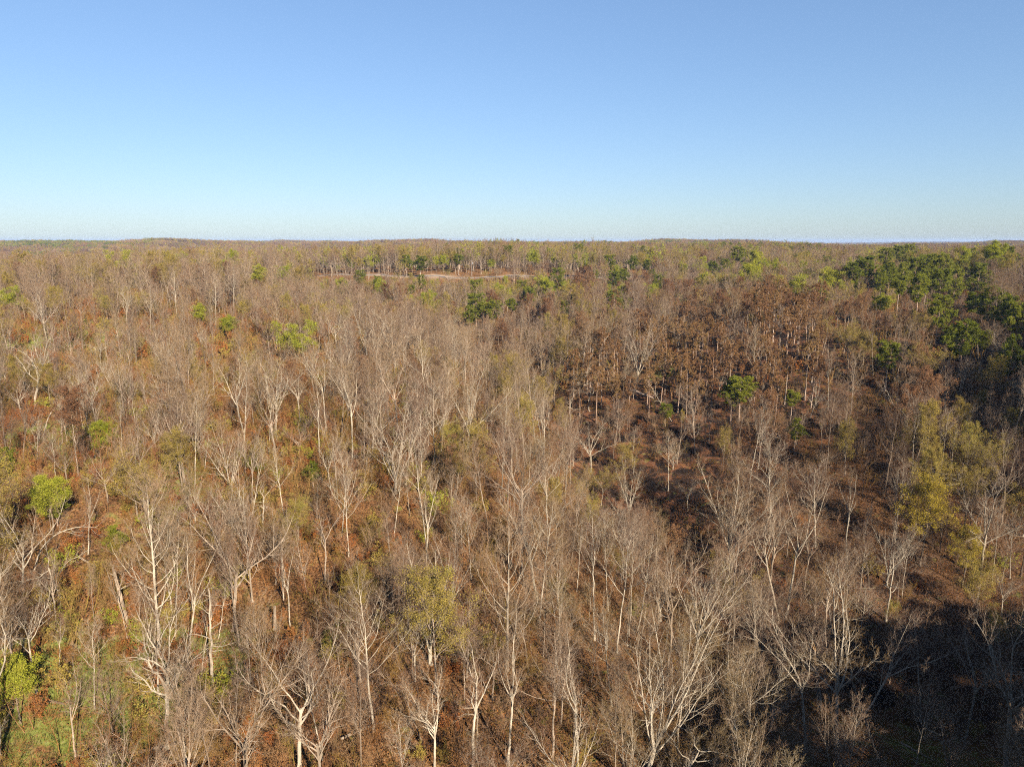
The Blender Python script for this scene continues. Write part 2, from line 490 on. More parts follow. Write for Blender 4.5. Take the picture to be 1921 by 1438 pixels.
def tubes(P, Rd, sides, closed_tip=True):
    """P (B,N,3) polylines, Rd (B,N) radii -> verts, quads, tris"""
    B, N, _ = P.shape
    T = np.empty_like(P)
    T[:, 1:-1] = P[:, 2:] - P[:, :-2]; T[:, 0] = P[:, 1] - P[:, 0]; T[:, -1] = P[:, -1] - P[:, -2]
    T = unit(T)
    ref = np.where(np.abs(T[:, :1, 2:3]) > 0.9, np.array([1.0, 0, 0]), UP)
    U = unit(np.cross(T, ref)); V = np.cross(T, U)
    th = np.arange(sides) * 2 * np.pi / sides
    n_ring = N - 1 if closed_tip else N
    ring = P[:, :n_ring, None] + Rd[:, :n_ring, None, None] * (np.cos(th)[None, None, :, None] * U[:, :n_ring, None] + np.sin(th)[None, None, :, None] * V[:, :n_ring, None])
    per = n_ring * sides + (1 if closed_tip else 0)
    out = np.empty((B, per, 3)); out[:, :n_ring * sides] = ring.reshape(B, -1, 3)
    if closed_tip: out[:, -1] = P[:, -1]
    base = (np.arange(B) * per)[:, None, None]
    r, s = np.meshgrid(np.arange(n_ring - 1), np.arange(sides), indexing='ij')
    s2 = (s + 1) % sides
    q = np.stack([r * sides + s, r * sides + s2, (r + 1) * sides + s2, (r + 1) * sides + s], -1).reshape(1, -1, 4)
    q = (q + base).reshape(-1, 4)
    t = np.zeros((0, 3), int)
    if closed_tip:
        s1 = np.arange(sides); l = (n_ring - 1) * sides
        t = np.stack([l + s1, l + (s1 + 1) % sides, np.full(sides, per - 1)], -1)[None]
        t = (t + base).reshape(-1, 3)
    return out.reshape(-1, 3), q, t


class Geo:
    def __init__(self): self.v, self.q, self.t, self.mq, self.mt, self.n = [], [], [], [], [], 0
    def add(self, v, q, t, mat=0):
        self.v.append(v); self.q.append(q + self.n); self.t.append(t + self.n)
        self.mq.append(np.full(len(q), mat)); self.mt.append(np.full(len(t), mat)); self.n += len(v)
    def mesh(self, name, mats, smooth_shade=True):
        q = np.vstack([x.reshape(-1, 4) for x in self.q]); t = np.vstack([x.reshape(-1, 3) for x in self.t])
        mi = np.concatenate([np.concatenate(self.mq) if len(q) else [], np.concatenate(self.mt) if len(t) else []]).astype(int)
        return mesh_from(name, np.vstack(self.v), [q, t], mats, mi, smooth_shade)


def spawn(r, P, Rd, k, t0, t1, a0, a1, ln, n, trop, wob, rad_ratio=0.62, tip=0.25, fall=0.0, az_bias=None, rmin=0.004):
    """children of the polylines P: k each, leaving between t0 and t1 at a0..a1 degrees; ln: length as share of the parent's"""
    B, N, _ = P.shape
    L = np.linalg.norm(np.diff(P, axis=1), axis=2).sum(1)
    t = t0 + (t1 - t0) * (np.arange(k)[None] + r.uniform(0, 1, (B, k))) / k
    f = t * (N - 1); i = np.clip(f.astype(int), 0, N - 2); w = (f - i)[..., None]
    bi = np.arange(B)[:, None]
    A, C = P[bi, i], P[bi, i + 1]
    pos = A * (1 - w) + C * w
    T = unit(C - A)
    rad = Rd[bi, i] * (1 - w[..., 0]) + Rd[bi, i + 1] * w[..., 0]
    ref = np.where(np.abs(T[..., 2:3]) > 0.93, np.array([1.0, 0, 0]), UP)
    U = unit(np.cross(T, ref)); V = np.cross(T, U)
    az = r.uniform(0, 6.28, (B, 1)) + np.arange(k)[None] * 2.4 + r.normal(0, 0.5, (B, k))
    an = np.radians(r.uniform(a0, a1, (B, k)))
    D = np.cos(an)[..., None] * T + np.sin(an)[..., None] * (np.cos(az)[..., None] * U + np.sin(az)[..., None] * V)
    s = (t - t0) / max(t1 - t0, 1e-6)
    ll = L[:, None] * ln * (1 - fall * s) * r.uniform(0.65, 1.3, (B, k))
    M_ = B * k
    pos, D, ll, rad = pos.reshape(M_, 3), D.reshape(M_, 3), ll.reshape(M_), rad.reshape(M_)
    Q = np.empty((M_, n, 3)); Q[:, 0] = pos
    st = (ll / (n - 1))[:, None]
    for j in range(1, n):
        D = unit(D + r.normal(0, wob, (M_, 3)) + trop * UP)
        Q[:, j] = Q[:, j - 1] + D * st
    r0 = np.maximum(rad * rad_ratio * r.uniform(0.75, 1.1, M_), rmin)
    RR = r0[:, None] * np.linspace(1, tip, n)[None]
    return Q, np.maximum(RR, rmin * 0.8)


def trunk_line(r, H, n, lean=(0, 0), wob=0.03, bend=None):
    t = np.linspace(0, 1, n)
    x = lean[0] * H * t + np.cumsum(np.r_[0, r.normal(0, wob, n - 1)]) * H / n
    y = lean[1] * H * t + np.cumsum(np.r_[0, r.normal(0, wob, n - 1)]) * H / n
    z = H * t
    P = np.c_[x, y, z]
    if bend is not None: P = bend(t, H) + np.c_[x, y, np.zeros(n)]
    return P[None]


def leaf_faces(r, C, size, flat=0.35, per=3, spread=0.25):
    """small leaf diamonds scattered about the points C"""
    C = np.repeat(C, per, 0) + r.normal(0, spread, (len(C) * per, 3))
    n = len(C)
    A = unit(r.normal(0, 1, (n, 3))); Bv = unit(np.cross(A, r.normal(0, 1, (n, 3))))
    s = size * r.uniform(0.6, 1.35, (n, 1))
    v = np.stack([C - A * s, C + Bv * s * 0.55, C + A * s, C - Bv * s * 0.55], 1).reshape(-1, 3)
    q = np.arange(n * 4).reshape(-1, 4)
    return v, q, np.zeros((0, 3), int)


def tufts(r, C, D, size, blades=10, width=0.05):
    """needle tufts: thin blades fanning from the points C about the directions D"""
    n = len(C)
    C = np.repeat(C, blades, 0); D = np.repeat(D, blades, 0)
    d = unit(D * 0.55 + unit(r.normal(0, 1, (n * blades, 3))) * 0.95 + UP * 0.25)
    s = unit(np.cross(d, r.normal(0, 1, d.shape)))
    L = size * r.uniform(0.6, 1.25, (len(C), 1))
    v = np.stack([C - s * width, C + s * width, C + d * L + s * width * 0.4, C + d * L - s * width * 0.4], 1).reshape(-1, 3)
    return v, np.arange(len(C) * 4).reshape(-1, 4), np.zeros((0, 3), int)


H0 = 18.0


def hardwood(seed, style, dens=1.0, thick=1.0, leaves=None, leaf_size=0.1, leaf_per=2, levels=5, pale=False):
    """-> trunk Geo, crown Geo (a tree 18 m tall)"""
    r = np.random.default_rng(seed)
    tr, cr = Geo(), Geo()
    H = H0
    kk = lambda n: max(2, int(round(n * dens)))
    rm = 0.0066 * thick
    if style == 'tall':
        P0 = trunk_line(r, H * 0.97, 14, (r.normal(0, .02), r.normal(0, .02)), 0.05); R0 = np.linspace(0.165, 0.03, 14)[None]
        P1, R1 = spawn(r, P0, R0, kk(20), 0.38, 0.98, 32, 60, 0.38, 7, 0.16, 0.12, 0.55, 0.2, 0.62, rmin=rm)
    elif style == 'slender':
        P0 = trunk_line(r, H * 0.98, 14, (r.normal(0, .03), r.normal(0, .03)), 0.06); R0 = np.linspace(0.135, 0.025, 14)[None]
        P1, R1 = spawn(r, P0, R0, kk(16), 0.48, 0.98, 28, 54, 0.28, 6, 0.2, 0.14, 0.6, 0.2, 0.55, rmin=rm)
    elif style == 'full':
        P0 = trunk_line(r, H * 0.97, 14, (0, 0), 0.035); R0 = np.linspace(0.21, 0.03, 14)[None]
        P1, R1 = spawn(r, P0, R0, kk(26), 0.20, 0.98, 38, 66, 0.40, 8, 0.19, 0.11, 0.5, 0.2, 0.66, rmin=rm)
    elif style == 'spread':
        P0 = trunk_line(r, H * 0.42, 8, (r.normal(0, .05), r.normal(0, .05)), 0.06); R0 = np.linspace(0.225, 0.165, 8)[None]
        P1, R1 = spawn(r, P0, R0, kk(7), 0.66, 1.0, 14, 46, 1.25, 9, 0.05, 0.13, 0.72, 0.14, -0.1, rmin=rm)
    elif style == 'fork':
        P0 = trunk_line(r, H * 0.55, 8, (r.normal(0, .04), r.normal(0, .04)), 0.05); R0 = np.linspace(0.185, 0.13, 8)[None]
        P1, R1 = spawn(r, P0, R0, kk(5), 0.78, 1.0, 14, 40, 0.80, 8, 0.08, 0.11, 0.75, 0.15, 0.0, rmin=rm)
    elif style == 'vase':
        P0 = trunk_line(r, H * 0.14, 5, (0, 0), 0.03); R0 = np.linspace(0.30, 0.26, 5)[None]
        P1, R1 = spawn(r, P0, R0, kk(7), 0.6, 1.0, 6, 26, 5.6, 11, 0.035, 0.06, 0.5, 0.14, 0.0, rmin=rm)
    elif style == 'arch':
        def bend(t, H): return np.c_[H * 0.55 * np.clip(t - 0.25, 0, 1) ** 1.6 * 1.6, np.zeros_like(t), H * (np.sin(np.minimum(t * 1.45, 1.75)) * 0.9)]
        P0 = trunk_line(r, H, 14, (0, 0), 0.02, bend); R0 = np.linspace(0.22, 0.05, 14)[None]
        P1, R1 = spawn(r, P0, R0, kk(9), 0.5, 1.0, 20, 60, 0.24, 7, 0.12, 0.14, 0.6, 0.2, 0.3, rmin=rm)
    elif style == 'crooked':
        P0 = trunk_line(r, H * 0.5, 9, (0.16, 0.05), 0.16); R0 = np.linspace(0.24, 0.16, 9)[None]
        P1, R1 = spawn(r, P0, R0, kk(6), 0.55, 1.0, 30, 75, 0.85, 10, -0.03, 0.26, 0.7, 0.2, 0.0, rmin=rm)
    elif style == 'dead':
        P0 = trunk_line(r, H * 0.9, 12, (r.normal(0, .05), 0), 0.07); R0 = np.linspace(0.22, 0.07, 12)[None]
        P1, R1 = spawn(r, P0, R0, 9, 0.35, 0.98, 35, 75, 0.2, 6, 0.05, 0.22, 0.55, 0.25, 0.3, rmin=rm)
    elif style == 'oval':
        P0 = trunk_line(r, H * 0.8, 10, (0, 0), 0.04); R0 = np.linspace(0.17, 0.04, 10)[None]
        P1, R1 = spawn(r, P0, R0, kk(20), 0.32, 0.95, 22, 46, 0.52, 8, 0.10, 0.09, 0.5, 0.2, 0.55, rmin=rm)
    else:
        raise ValueError(style)
    R0 = R0.copy(); R0[:, 0] *= 1.35
    tr.add(*tubes(P0, R0 * 0.80 * (1 + (thick - 1) * 0.25), 8, False if style in ('spread', 'fork', 'vase', 'crooked') else True))
    R1 = R1 * 0.78
    tr.add(*tubes(P1, R1, 5))
    if style == 'dead':
        P2, R2 = spawn(r, P1, R1, 4, 0.3, 1, 25, 60, 0.45, 5, 0.03, 0.2, 0.6, 0.3, 0.3, rmin=rm)
        cr.add(*tubes(P2, R2, 4))
        P3, R3 = spawn(r, P2, R2, 4, 0.2, 1, 25, 60, 0.5, 3, 0.03, 0.2, 0.6, 0.4, 0.2, rmin=rm)
        cr.add(*tubes(P3, R3, 3))
        return tr, cr
    long_limbs = style in ('spread', 'vase', 'fork', 'crooked')
    P2, R2 = spawn(r, P1, R1, kk(11 if long_limbs else 7), 0.22 if long_limbs else 0.18, 1.0, 22, 55, 0.30 if long_limbs else 0.42, 6, 0.09, 0.13, 0.58, 0.22, 0.4, rmin=rm)
    cr.add(*tubes(P2, R2 * 1.1, 4), mat=2)
    P3, R3 = spawn(r, P2, R2, kk(6), 0.18, 1.0, 22, 52, 0.50, 4, 0.07, 0.15, 0.6, 0.3, 0.35, rmin=rm)
    cr.add(*tubes(P3, R3, 3), mat=2 if levels >= 5 else 0)
    tips, tipd = P3, R3
    if levels >= 5:
        P4, R4 = spawn(r, P3, R3, kk(8 if long_limbs else 7), 0.12, 1.0, 20, 55, 0.66, 3, 0.06, 0.16, 0.7, 0.45, 0.3, rmin=rm * 0.85)
        cr.add(*tubes(P4, R4, 3)); tips = P4
    # leading shoots on the limbs' own ends
    if leaves is not None:
        C = np.concatenate([tips[:, -1], tips[:, 1]])
        cr.add(*leaf_faces(r, C, leaf_size, per=leaf_per, spread=0.16 if leaf_per < 4 else 0.3), mat=1)
    return tr, cr


def pine(seed, scorched=False, dens=1.0, shape=0, blade=0.065, size=0.52, blades=13):
    r = np.random.default_rng(seed)
    tr, cr = Geo(), Geo()
    H = H0
    P0 = trunk_line(r, H * 0.98, 14, (r.normal(0, .012), r.normal(0, .012)), 0.025); R0 = np.linspace(0.21, 0.03, 14)[None]
    R0[:, 0] *= 1.3
    tr.add(*tubes(P0, R0, 8))
    t0 = (0.42, 0.56, 0.30, 0.50)[shape % 4]
    k = int((44 if not scorched else 30) * dens)
    ln = (0.25, 0.235, 0.23, 0.28)[shape % 4]
    P1, R1 = spawn(r, P0, R0, k, t0, 0.985, 55, 88, ln, 5, 0.07, 0.10, 0.42, 0.25, 0.62, rmin=0.012)
    # the lowest boughs are shorter than those above them: a rounded crown
    low = np.clip((P1[:, 0, 2] / H - t0) / 0.16, 0.35, 1)[:, None, None]
    P1 = P1[:, :1] + (P1 - P1[:, :1]) * low * r.uniform(0.75, 1.15, (len(P1), 1, 1))
    keep = r.uniform(0, 1, len(P1)) > (0.08 if not scorched else 0.2)
    P1, R1 = P1[keep], R1[keep]
    cr.add(*tubes(P1, R1, 4))
    P2, R2 = spawn(r, P1, R1, 6, 0.3, 1.0, 25, 60, 0.42, 3, 0.13, 0.14, 0.6, 0.4, 0.3, rmin=0.01)
    cr.add(*tubes(P2, R2, 3))
    C = np.concatenate([P2[:, -1], P2[:, 1], P1[:, -1], P1[:, 3], (P2[:, 1] + P2[:, 2]) / 2]); D = np.concatenate([unit(P2[:, -1] - P2[:, -2]), unit(P2[:, -1] - P2[:, 0]), unit(P1[:, -1] - P1[:, -2]), unit(P1[:, -1] - P1[:, -2]), unit(P2[:, -1] - P2[:, 0])])
    if scorched:
        kp = r.uniform(0, 1, len(C)) < 0.42; C, D = C[kp], D[kp]
    cr.add(*tufts(r, C + r.normal(0, 0.12, C.shape), D, size, blades, blade), mat=1)
    return tr, cr


def brush(seed, stems, H, dens=1.0, leaves=None, leaf_size=0.07, per=2, thick=1.0):
    """a sapling clump or shrub: several thin stems with fine twigs"""
    r = np.random.default_rng(seed)
    g = Geo(); rm = 0.009 * thick
    base = np.zeros((stems, 1, 3)); base[:, 0, :2] = r.normal(0, 0.35, (stems, 2))
    D = unit(np.c_[r.normal(0, .24, (stems, 2)), np.ones(stems)])
    P = [base[:, 0]]
    L = H * r.uniform(0.6, 1.05, (stems, 1)) / 6
    for _ in range(6):
        D = unit(D + r.normal(0, .09, D.shape) + 0.05 * UP); P.append(P[-1] + D * L)
    P = np.stack(P, 1); Rd = (0.028 * thick * H / 5) * r.uniform(0.7, 1.2, (stems, 1)) * np.linspace(1, .25, 7)[None]
    g.add(*tubes(P, Rd, 4))
    P1, R1 = spawn(r, P, Rd, max(4, int(9 * dens)), 0.2, 1.0, 22, 55, 0.34, 5, 0.10, 0.12, 0.6, 0.3, 0.45, rmin=rm)
    g.add(*tubes(P1, R1, 3))
    P2, R2 = spawn(r, P1, R1, max(3, int(5 * dens)), 0.15, 1.0, 20, 50, 0.5, 3, 0.08, 0.14, 0.6, 0.4, 0.3, rmin=rm)
    g.add(*tubes(P2, R2, 3))
    P3, R3 = spawn(r, P2, R2, max(2, int(3 * dens)), 0.2, 1.0, 20, 50, 0.6, 3, 0.06, 0.15, 0.7, 0.5, 0.2, rmin=rm)
    g.add(*tubes(P3, R3, 3))
    if leaves is not None:
        C = np.concatenate([P2[:, -1], P3[:, -1], P3[:, 1]])
        g.add(*leaf_faces(r, C, leaf_size, per=per, spread=0.1), mat=1)
    return g


PROTO = {}


def tree_meshes(key, geo, mats_t, mats_c):
    tr, cr = geo
    PROTO[key] = (tr.mesh(key + '_trunk', mats_t), cr.mesh(key + '_crown', mats_c))


BARE_STYLES = ['tall', 'tall', 'slender', 'slender', 'full', 'spread', 'spread', 'fork', 'fork', 'vase', 'arch', 'crooked', 'dead', 'oval', 'tall', 'spread', 'spread', 'fork', 'fork', 'full', 'oval', 'crooked']
BARE = {}
for i, st in enumerate(BARE_STYLES):
    key = f'bare_{st}_{i}'
    tree_meshes(key, hardwood(100 + i, st, 1.0, 1.0), [M['pale_bark'] if st in ('arch', 'dead') or i % 3 == 0 else M['bark']], [M['pale_bark'] if st == 'dead' else M['twig'], M['twig'], M['pale_bark'] if i % 3 == 0 else M['bark']])
    BARE.setdefault(st, []).append(key)
    pm = PROTO[key][0].copy(); pm.materials[0] = M['pale_bark']; PROTO['pale_' + key] = (pm, PROTO[key][1])
BUD = []
for i, st in enumerate(['oval', 'spread', 'tall']):
    key = f'bud_{i}'; BUD.append(key)
    tree_meshes(key, hardwood(200 + i, st, 0.95, 1.0, 'y', 0.062, 2), [M['bark']], [M['twig'], M['bud'], M['bark']])
GOLD = []
for i, st in enumerate(['oval', 'fork']):
    key = f'gold_{i}'; GOLD.append(key)
    tree_meshes(key, hardwood(230 + i, st, 0.95, 1.0, 'y', 0.075, 2), [M['bark']], [M['twig'], M['gold_bud'], M['bark']])
LEAFY = []
for i, st in enumerate(['oval', 'spread', 'tall']):
    key = f'leafy_{i}'; LEAFY.append(key)
    tree_meshes(key, hardwood(240 + i, st, 0.85, 1.0, 'y', 0.115, 5), [M['bark']], [M['twig'], M['fresh_leaf'], M['bark']])
RUSSET = []
for i, st in enumerate(['oval', 'tall', 'spread']):
    key = f'russet_{i}'; RUSSET.append(key)
    tree_meshes(key, hardwood(260 + i, st, 0.8, 1.1, 'y', 0.10, 2), [M['bark']], [M['twig'], M['russet_leaf'], M['bark']])
PINES = []
for i in range(5):
    key = f'pine_{i}'; PINES.append(key)
    tree_meshes(key, pine(300 + i, False, 1.0, i), [M['pine_bark']], [M['pine_bark'], M['needle']])
SCORCHED = []
for i in range(4):
    key = f'scorched_{i}'; SCORCHED.append(key)
    tree_meshes(key, pine(330 + i, True, 1.0, 1 + (i % 3)), [M['pine_bark']], [M['pine_bark'], M['scorched_needle']])

# coarser protos for trees too far away to show their twigs
for i, st in enumerate(['tall', 'spread', 'fork', 'full', 'slender', 'oval']):
    tree_meshes(f'mid_bare_{i}', hardwood(400 + i, st, 0.86, 2.1), [M['bark']], [M['twig'], M['twig'], M['bark']])
for i, st in enumerate(['oval', 'spread']):
    tree_meshes(f'mid_bud_{i}', hardwood(420 + i, st, 0.85, 1.9, 'y', 0.13, 1), [M['bark']], [M['twig'], M['bud'], M['bark']])
for i, st in enumerate(['tall', 'spread', 'full', 'oval']):
    tree_meshes(f'far_bare_{i}', hardwood(440 + i, st, 0.85, 5.0, levels=4), [M['bark']], [M['twig'], M['twig'], M['twig']])
tree_meshes('far_bud_0', hardwood(450, 'oval', 0.8, 4.0, 'y', 0.24, 1, levels=4), [M['bark']], [M['twig'], M['bud'], M['bark']])
tree_meshes('far_leafy_0', hardwood(451, 'spread', 0.8, 4.0, 'y', 0.34, 2, levels=4), [M['bark']], [M['twig'], M['fresh_leaf'], M['bark']])
tree_meshes('far_russet_0', hardwood(452, 'oval', 0.8, 3.0, 'y', 0.22, 1, levels=4), [M['bark']], [M['twig'], M['russet_leaf'], M['bark']])
tree_meshes('far_pine_0', pine(460, False, 0.8, 0, 0.11, 0.6, 6), [M['pine_bark']], [M['pine_bark'], M['needle']])

# ------------------------------------------------------------------ placing single trees
PLACED = []          # (x, y, crown radius) of what already stands
ENTRIES = []         # everything countable: dict(root, kind, px, py, ...)


def place(name, key, x, y, h, spin=None, tilt=0.0, wide=1.0):
    z = float(ground(x, y)) - 0.15
    s = h / H0
    root = bpy.data.objects.new(name, None); COL.objects.link(root)
    root.empty_display_size = 0.5
    m = Matrix.Rotation(tilt, 3, 'Y') @ Matrix.Rotation(random.uniform(0, 6.28) if spin is None else spin, 3, 'Z')
    root.rotation_euler = m.to_euler()
    root.location = (x, y, z)
    root.scale = (s * wide, s * wide, s)
    tm, cm = PROTO[key]
    link('trunk', tm, root); link('crown', cm, root)
    PLACED.append((x, y, 1.2 + 0.06 * h))
    return root


def from_base(bx, by, tx, ty):
    x, y = hit(bx, by)
    z = float(ground(x, y))
    h = height_for(y, z, ty)
    depth = y * CP - (z + h / 2 - CAM_Z) * SP
    tilt = math.atan2((tx - bx) * depth / F_PX - x * 0.0, h)
    # perspective already leans a vertical trunk: only the rest is a real tilt
    u, v, f = project(x, y, z + h)
    tilt = math.atan2((tx - float(u)) * float(f) / F_PX, h)
    return x, y, h, tilt


def from_top(tx, ty, h):
    x, y = hit(tx, ty, h)
    return x, y, h, 0.0


def note(root, kind, look, h, salient=None):
    x, y = root.location.x, root.location.y
    u, v, f = project(x, y, root.location.z + h * 0.6)
    ENTRIES.append(dict(o=root, kind=kind, look=look, u=float(u), v=float(v), h=h, d=math.hypot(x, y), sal=salient))


STYLE_LOOK = {'tall': 'tall straight', 'slender': 'slender', 'full': 'full-crowned', 'spread': 'broad spreading', 'fork': 'forked', 'vase': 'many-stemmed', 'arch': 'arching', 'crooked': 'crooked', 'dead': 'dead pale', 'oval': 'oval-crowned'}
_pick = {}


def pick(keys, tagname):
    _pick[tagname] = _pick.get(tagname, -1) + 1
    return keys[_pick[tagname] % len(keys)]


# bare trees that stand out in the photograph: base pixel, top pixel, habit, spin, width, label
HAND = [
    ((560, 1452), (560, 1168), 'spread', 0.4, 1.25, 'broad spreading bare tree at the bottom edge with pale limbs from one low fork'),
    ((702, 1378), (668, 1075), 'tall', 1.0, 1.0, 'tall bare tree with white straight trunk and purplish twigs, beside the yellow-budded oval tree'),
    ((886, 1445), (875, 1185), 'fork', 0.6, 1.2, 'bare tree with curved white trunk forking low, directly below the yellow-budded oval tree'),
    ((955, 1440), (1000, 1190), 'fork', 2.2, 1.1, 'twin-trunked bare tree leaning a little, at the middle of the bottom edge'),
    ((1085, 1446), (1086, 1195), 'fork', 1.4, 1.1, 'bare Y-shaped tree with upswept limbs, at the bottom edge just past the middle'),
    ((951, 1262), (955, 955), 'full', 0.3, 1.0, 'large full-crowned bare tree with stout white trunk branching all the way down, near picture centre'),
    ((1010, 1172), (1030, 930), 'tall', 2.0, 0.9, 'tall pale trunk close behind the large full-crowned bare tree'),
    ((1115, 1205), (1112, 965), 'slender', 0.2, 1.1, 'slender white tree with a kinked trunk, first of four slender white trunks below picture centre'),
    ((1158, 1228), (1175, 985), 'slender', 1.2, 1.1, 'slender white tree second of four slender white trunks below picture centre'),
    ((1180, 1196), (1205, 985), 'slender', 2.4, 1.0, 'slender white tree third of four slender white trunks below picture centre'),
    ((1196, 1182), (1228, 990), 'tall', 0.9, 0.9, 'slender leaning tree last of four slender white trunks below picture centre'),
    ((1215, 1450), (1310, 1085), 'vase', 0.0, 1.0, 'many-stemmed pinkish bare tree fanning up from the bottom edge where the shade begins'),
    ((1268, 1435), (1300, 1150), 'slender', 2.9, 1.1, 'slender stem beside the many-stemmed pinkish tree'),
    ((1570, 1398), (1588, 1078), 'spread', 2.6, 1.0, 'big bare tree with white domed crown catching sun above the dark ravine'),
    ((1512, 1402), (1480, 1168), 'fork', 3.3, 1.3, 'round-crowned bare tree with pale fork in front of the dark ravine and white domed tree'),
    ((1418, 1436), (1372, 1250), 'fork', 0.8, 1.0, 'leaning bare tree with bent trunk at the bottom edge of the dark ravine'),
    ((1592, 1385), (1722, 1150), 'fork', 0.1, 0.9, 'bare tree leaning hard to one side out of the dark ravine'),
    ((1727, 1362), (1742, 1155), 'slender', 1.1, 1.2, 'thin straight tree with a high fork, standing alone in the dark ravine'),
    ((1374, 1252), (1376, 1105), 'slender', 0.5, 1.0, 'thinner of two slender trunks at the edge of the shade'),
    ((1418, 1268), (1410, 1085), 'tall', 1.7, 0.9, 'taller of two slender trunks at the edge of the shade'),
    ((1885, 1452), (1890, 1130), 'spread', 1.9, 1.2, 'bare tree at the bottom corner with white limbs reaching over the dark ravine'),
    ((1778, 1440), (1740, 1290), 'crooked', 0.7, 0.9, 'low crooked bare tree deep in the dark corner'),
    ((1475, 1152), (1515, 905), 'fork', 2.8, 1.0, 'bare tree with white trunk leaning over the reddish slope beside the shade'),
    ((1462, 1166), (1420, 930), 'fork', 0.2, 1.0, 'bare tree leaning the other way from its white-trunked neighbour on the reddish slope'),
    ((1587, 1045), (1580, 888), 'fork', 1.0, 1.1, 'Y-shaped bare tree on the brown slope between the shade and the golden tree'),
    ((1676, 1025), (1682, 872), 'tall', 2.1, 0.9, 'straight grey tree just before the golden tree'),
    ((1662, 1165), (1668, 1012), 'dead', 2.1, 1.2, 'pale leafless snag tree with angular limbs below the golden tree'),
    ((1290, 960), (1292, 880), 'spread', 0.3, 1.0, 'small white spreading tree on the far bank of the ravine'),
    ((298, 1331), (276, 1128), 'fork', 1.3, 0.9, 'bare tree with bright straight trunk standing by the grassy patch near the lower corner'),
    ((301, 1238), (270, 892), 'full', 1.0, 0.95, 'largest bare tree of the lower corner, wide fan of grey limbs and long trunk'),
    ((328, 1198), (332, 955), 'tall', 2.5, 0.8, 'tall trunk close beside the largest fan-limbed tree of the lower corner'),
    ((350, 1258), (380, 1010), 'fork', 0.4, 0.8, 'leaning trunk between the fan-limbed tree and the thick stubby white one'),
    ((398, 1292), (402, 1060), 'dead', 0.9, 1.2, 'thick white dead tree with stubby horizontal limbs near the lower corner'),
    ((376, 1274), (396, 1105), 'slender', 0.4, 0.8, 'thin trunk tucked beside the thick stubby white dead tree'),
    ((178, 1332), (168, 1160), 'slender', 1.4, 1.1, 'thin pale trunk standing clear in the brush of the lower corner'),
    ((113, 1278), (106, 1160), 'slender', 0.4, 1.2, 'thin grey tree by the bright green bush at the picture edge'),
    ((70, 1305), (40, 1120), 'fork', 2.4, 1.2, 'crooked grey tree above the bright green bush at the picture edge'),
    ((42, 1140), (30, 900), 'spread', 0.0, 0.9, 'thick old forked tree at the picture edge beside the orange clearing'),
    ((60, 1090), (100, 930), 'arch', 0.0, 1.0, 'white limb arching over the orange clearing from the picture edge'),
    ((166, 1045), (160, 895), 'fork', 1.1, 0.9, 'slim forked tree in the middle of the orange clearing'),
    ((545, 1178), (548, 1045), 'fork', 2.2, 1.1, 'small candelabra tree with pale stem above the broad spreading tree'),
    ((395, 945), (445, 885), 'crooked', 0.0, 1.1, 'contorted dead-white oak bowing over the grassy hollow'),
    ((492, 985), (500, 880), 'crooked', 2.0, 1.0, 'twisted grey oak beside the contorted dead-white one'),
    ((80, 822), (110, 700), 'arch', 0.1, 1.0, 'white trunk curving over like a bow on the upper hillside'),
    ((228, 852), (226, 742), 'slender', 0.3, 0.9, 'first of two thin white poles above the round fresh-green tree'),
    ((251, 842), (262, 735), 'fork', 0.9, 0.8, 'second of two thin white poles above the round fresh-green tree'),
    ((366, 912), (368, 742), 'tall', 0.4, 0.8, 'tall white trunk on the upper hillside beside a leaning broken one'),
    ((383, 890), (398, 800), 'dead', 0.2, 0.8, 'leaning broken white trunk on the upper hillside'),
    ((456, 872), (456, 690), 'tall', 1.9, 0.8, 'tall white tree on the upper hillside towards the middle'),
    ((505, 850), (515, 690), 'fork', 0.9, 0.8, 'forked white tree just past the tall white one of the upper hillside'),
    ((600, 880), (600, 700), 'slender', 0.9, 1.1, 'slim tree at the edge of the reddish upper thicket'),
    ((88, 642), (62, 535), 'spread', 0.5, 1.0, 'pale leaning tree with wide crown beside the grassy glade near the edge'),
    ((190, 690), (180, 600), 'crooked', 1.3, 0.9, 'white tangled tree below the grassy glade'),
    ((331, 606), (326, 500), 'tall', 1.3, 0.9, 'tallest of the straight white trunks in the far grove'),
    ((283, 626), (281, 525), 'tall', 2.3, 0.9, 'straight white trunk left of the tallest one in the far grove'),
    ((237, 620), (228, 522), 'spread', 2.3, 0.8, 'wide-limbed pale tree in the far grove behind the glade'),
    ((405, 612), (404, 505), 'tall', 0.1, 0.9, 'straight white trunk right of the tallest one in the far grove'),
    ((437, 600), (440, 498), 'slender', 0.1, 1.0, 'slim white trunk at the far end of the far grove'),
    ((790, 925), (790, 765), 'tall', 0.6, 1.0, 'white tree rising at the crest of the central knoll'),
    ((640, 1030), (655, 850), 'slender', 0.6, 1.0, 'white slender trunk over the red leaf litter of the central slope'),
    ((655, 1045), (640, 850), 'tall', 1.6, 0.9, 'taller white trunk over the red leaf litter of the central slope'),
    ((800, 1090), (800, 900), 'fork', 2.6, 0.9, 'forked white tree above the yellow-budded oval tree'),
    ((740, 1010), (752, 860), 'slender', 1.6, 0.9, 'lone slim stem on the bare red slope left of centre'),
    ((1260, 790), (1205, 690), 'dead', 0.3, 0.7, 'dead white stem leaning across the charred ground'),
    ((1070, 795), (1060, 705), 'crooked', 0.6, 0.8, 'white tree bowed over at the edge of the charred ground'),
]
for (bp_, tp_, st, spin, wide, lab) in HAND:
    x, y, h, tilt = from_base(*bp_, *tp_)
    o = place('bare_tree', 'pale_' + pick(BARE[st], st), x, y, h, spin, tilt, wide)
    tag(o, lab, 'tree', 'leafless hardwood trees')
    note(o, 'bare', STYLE_LOOK[st], h, lab)
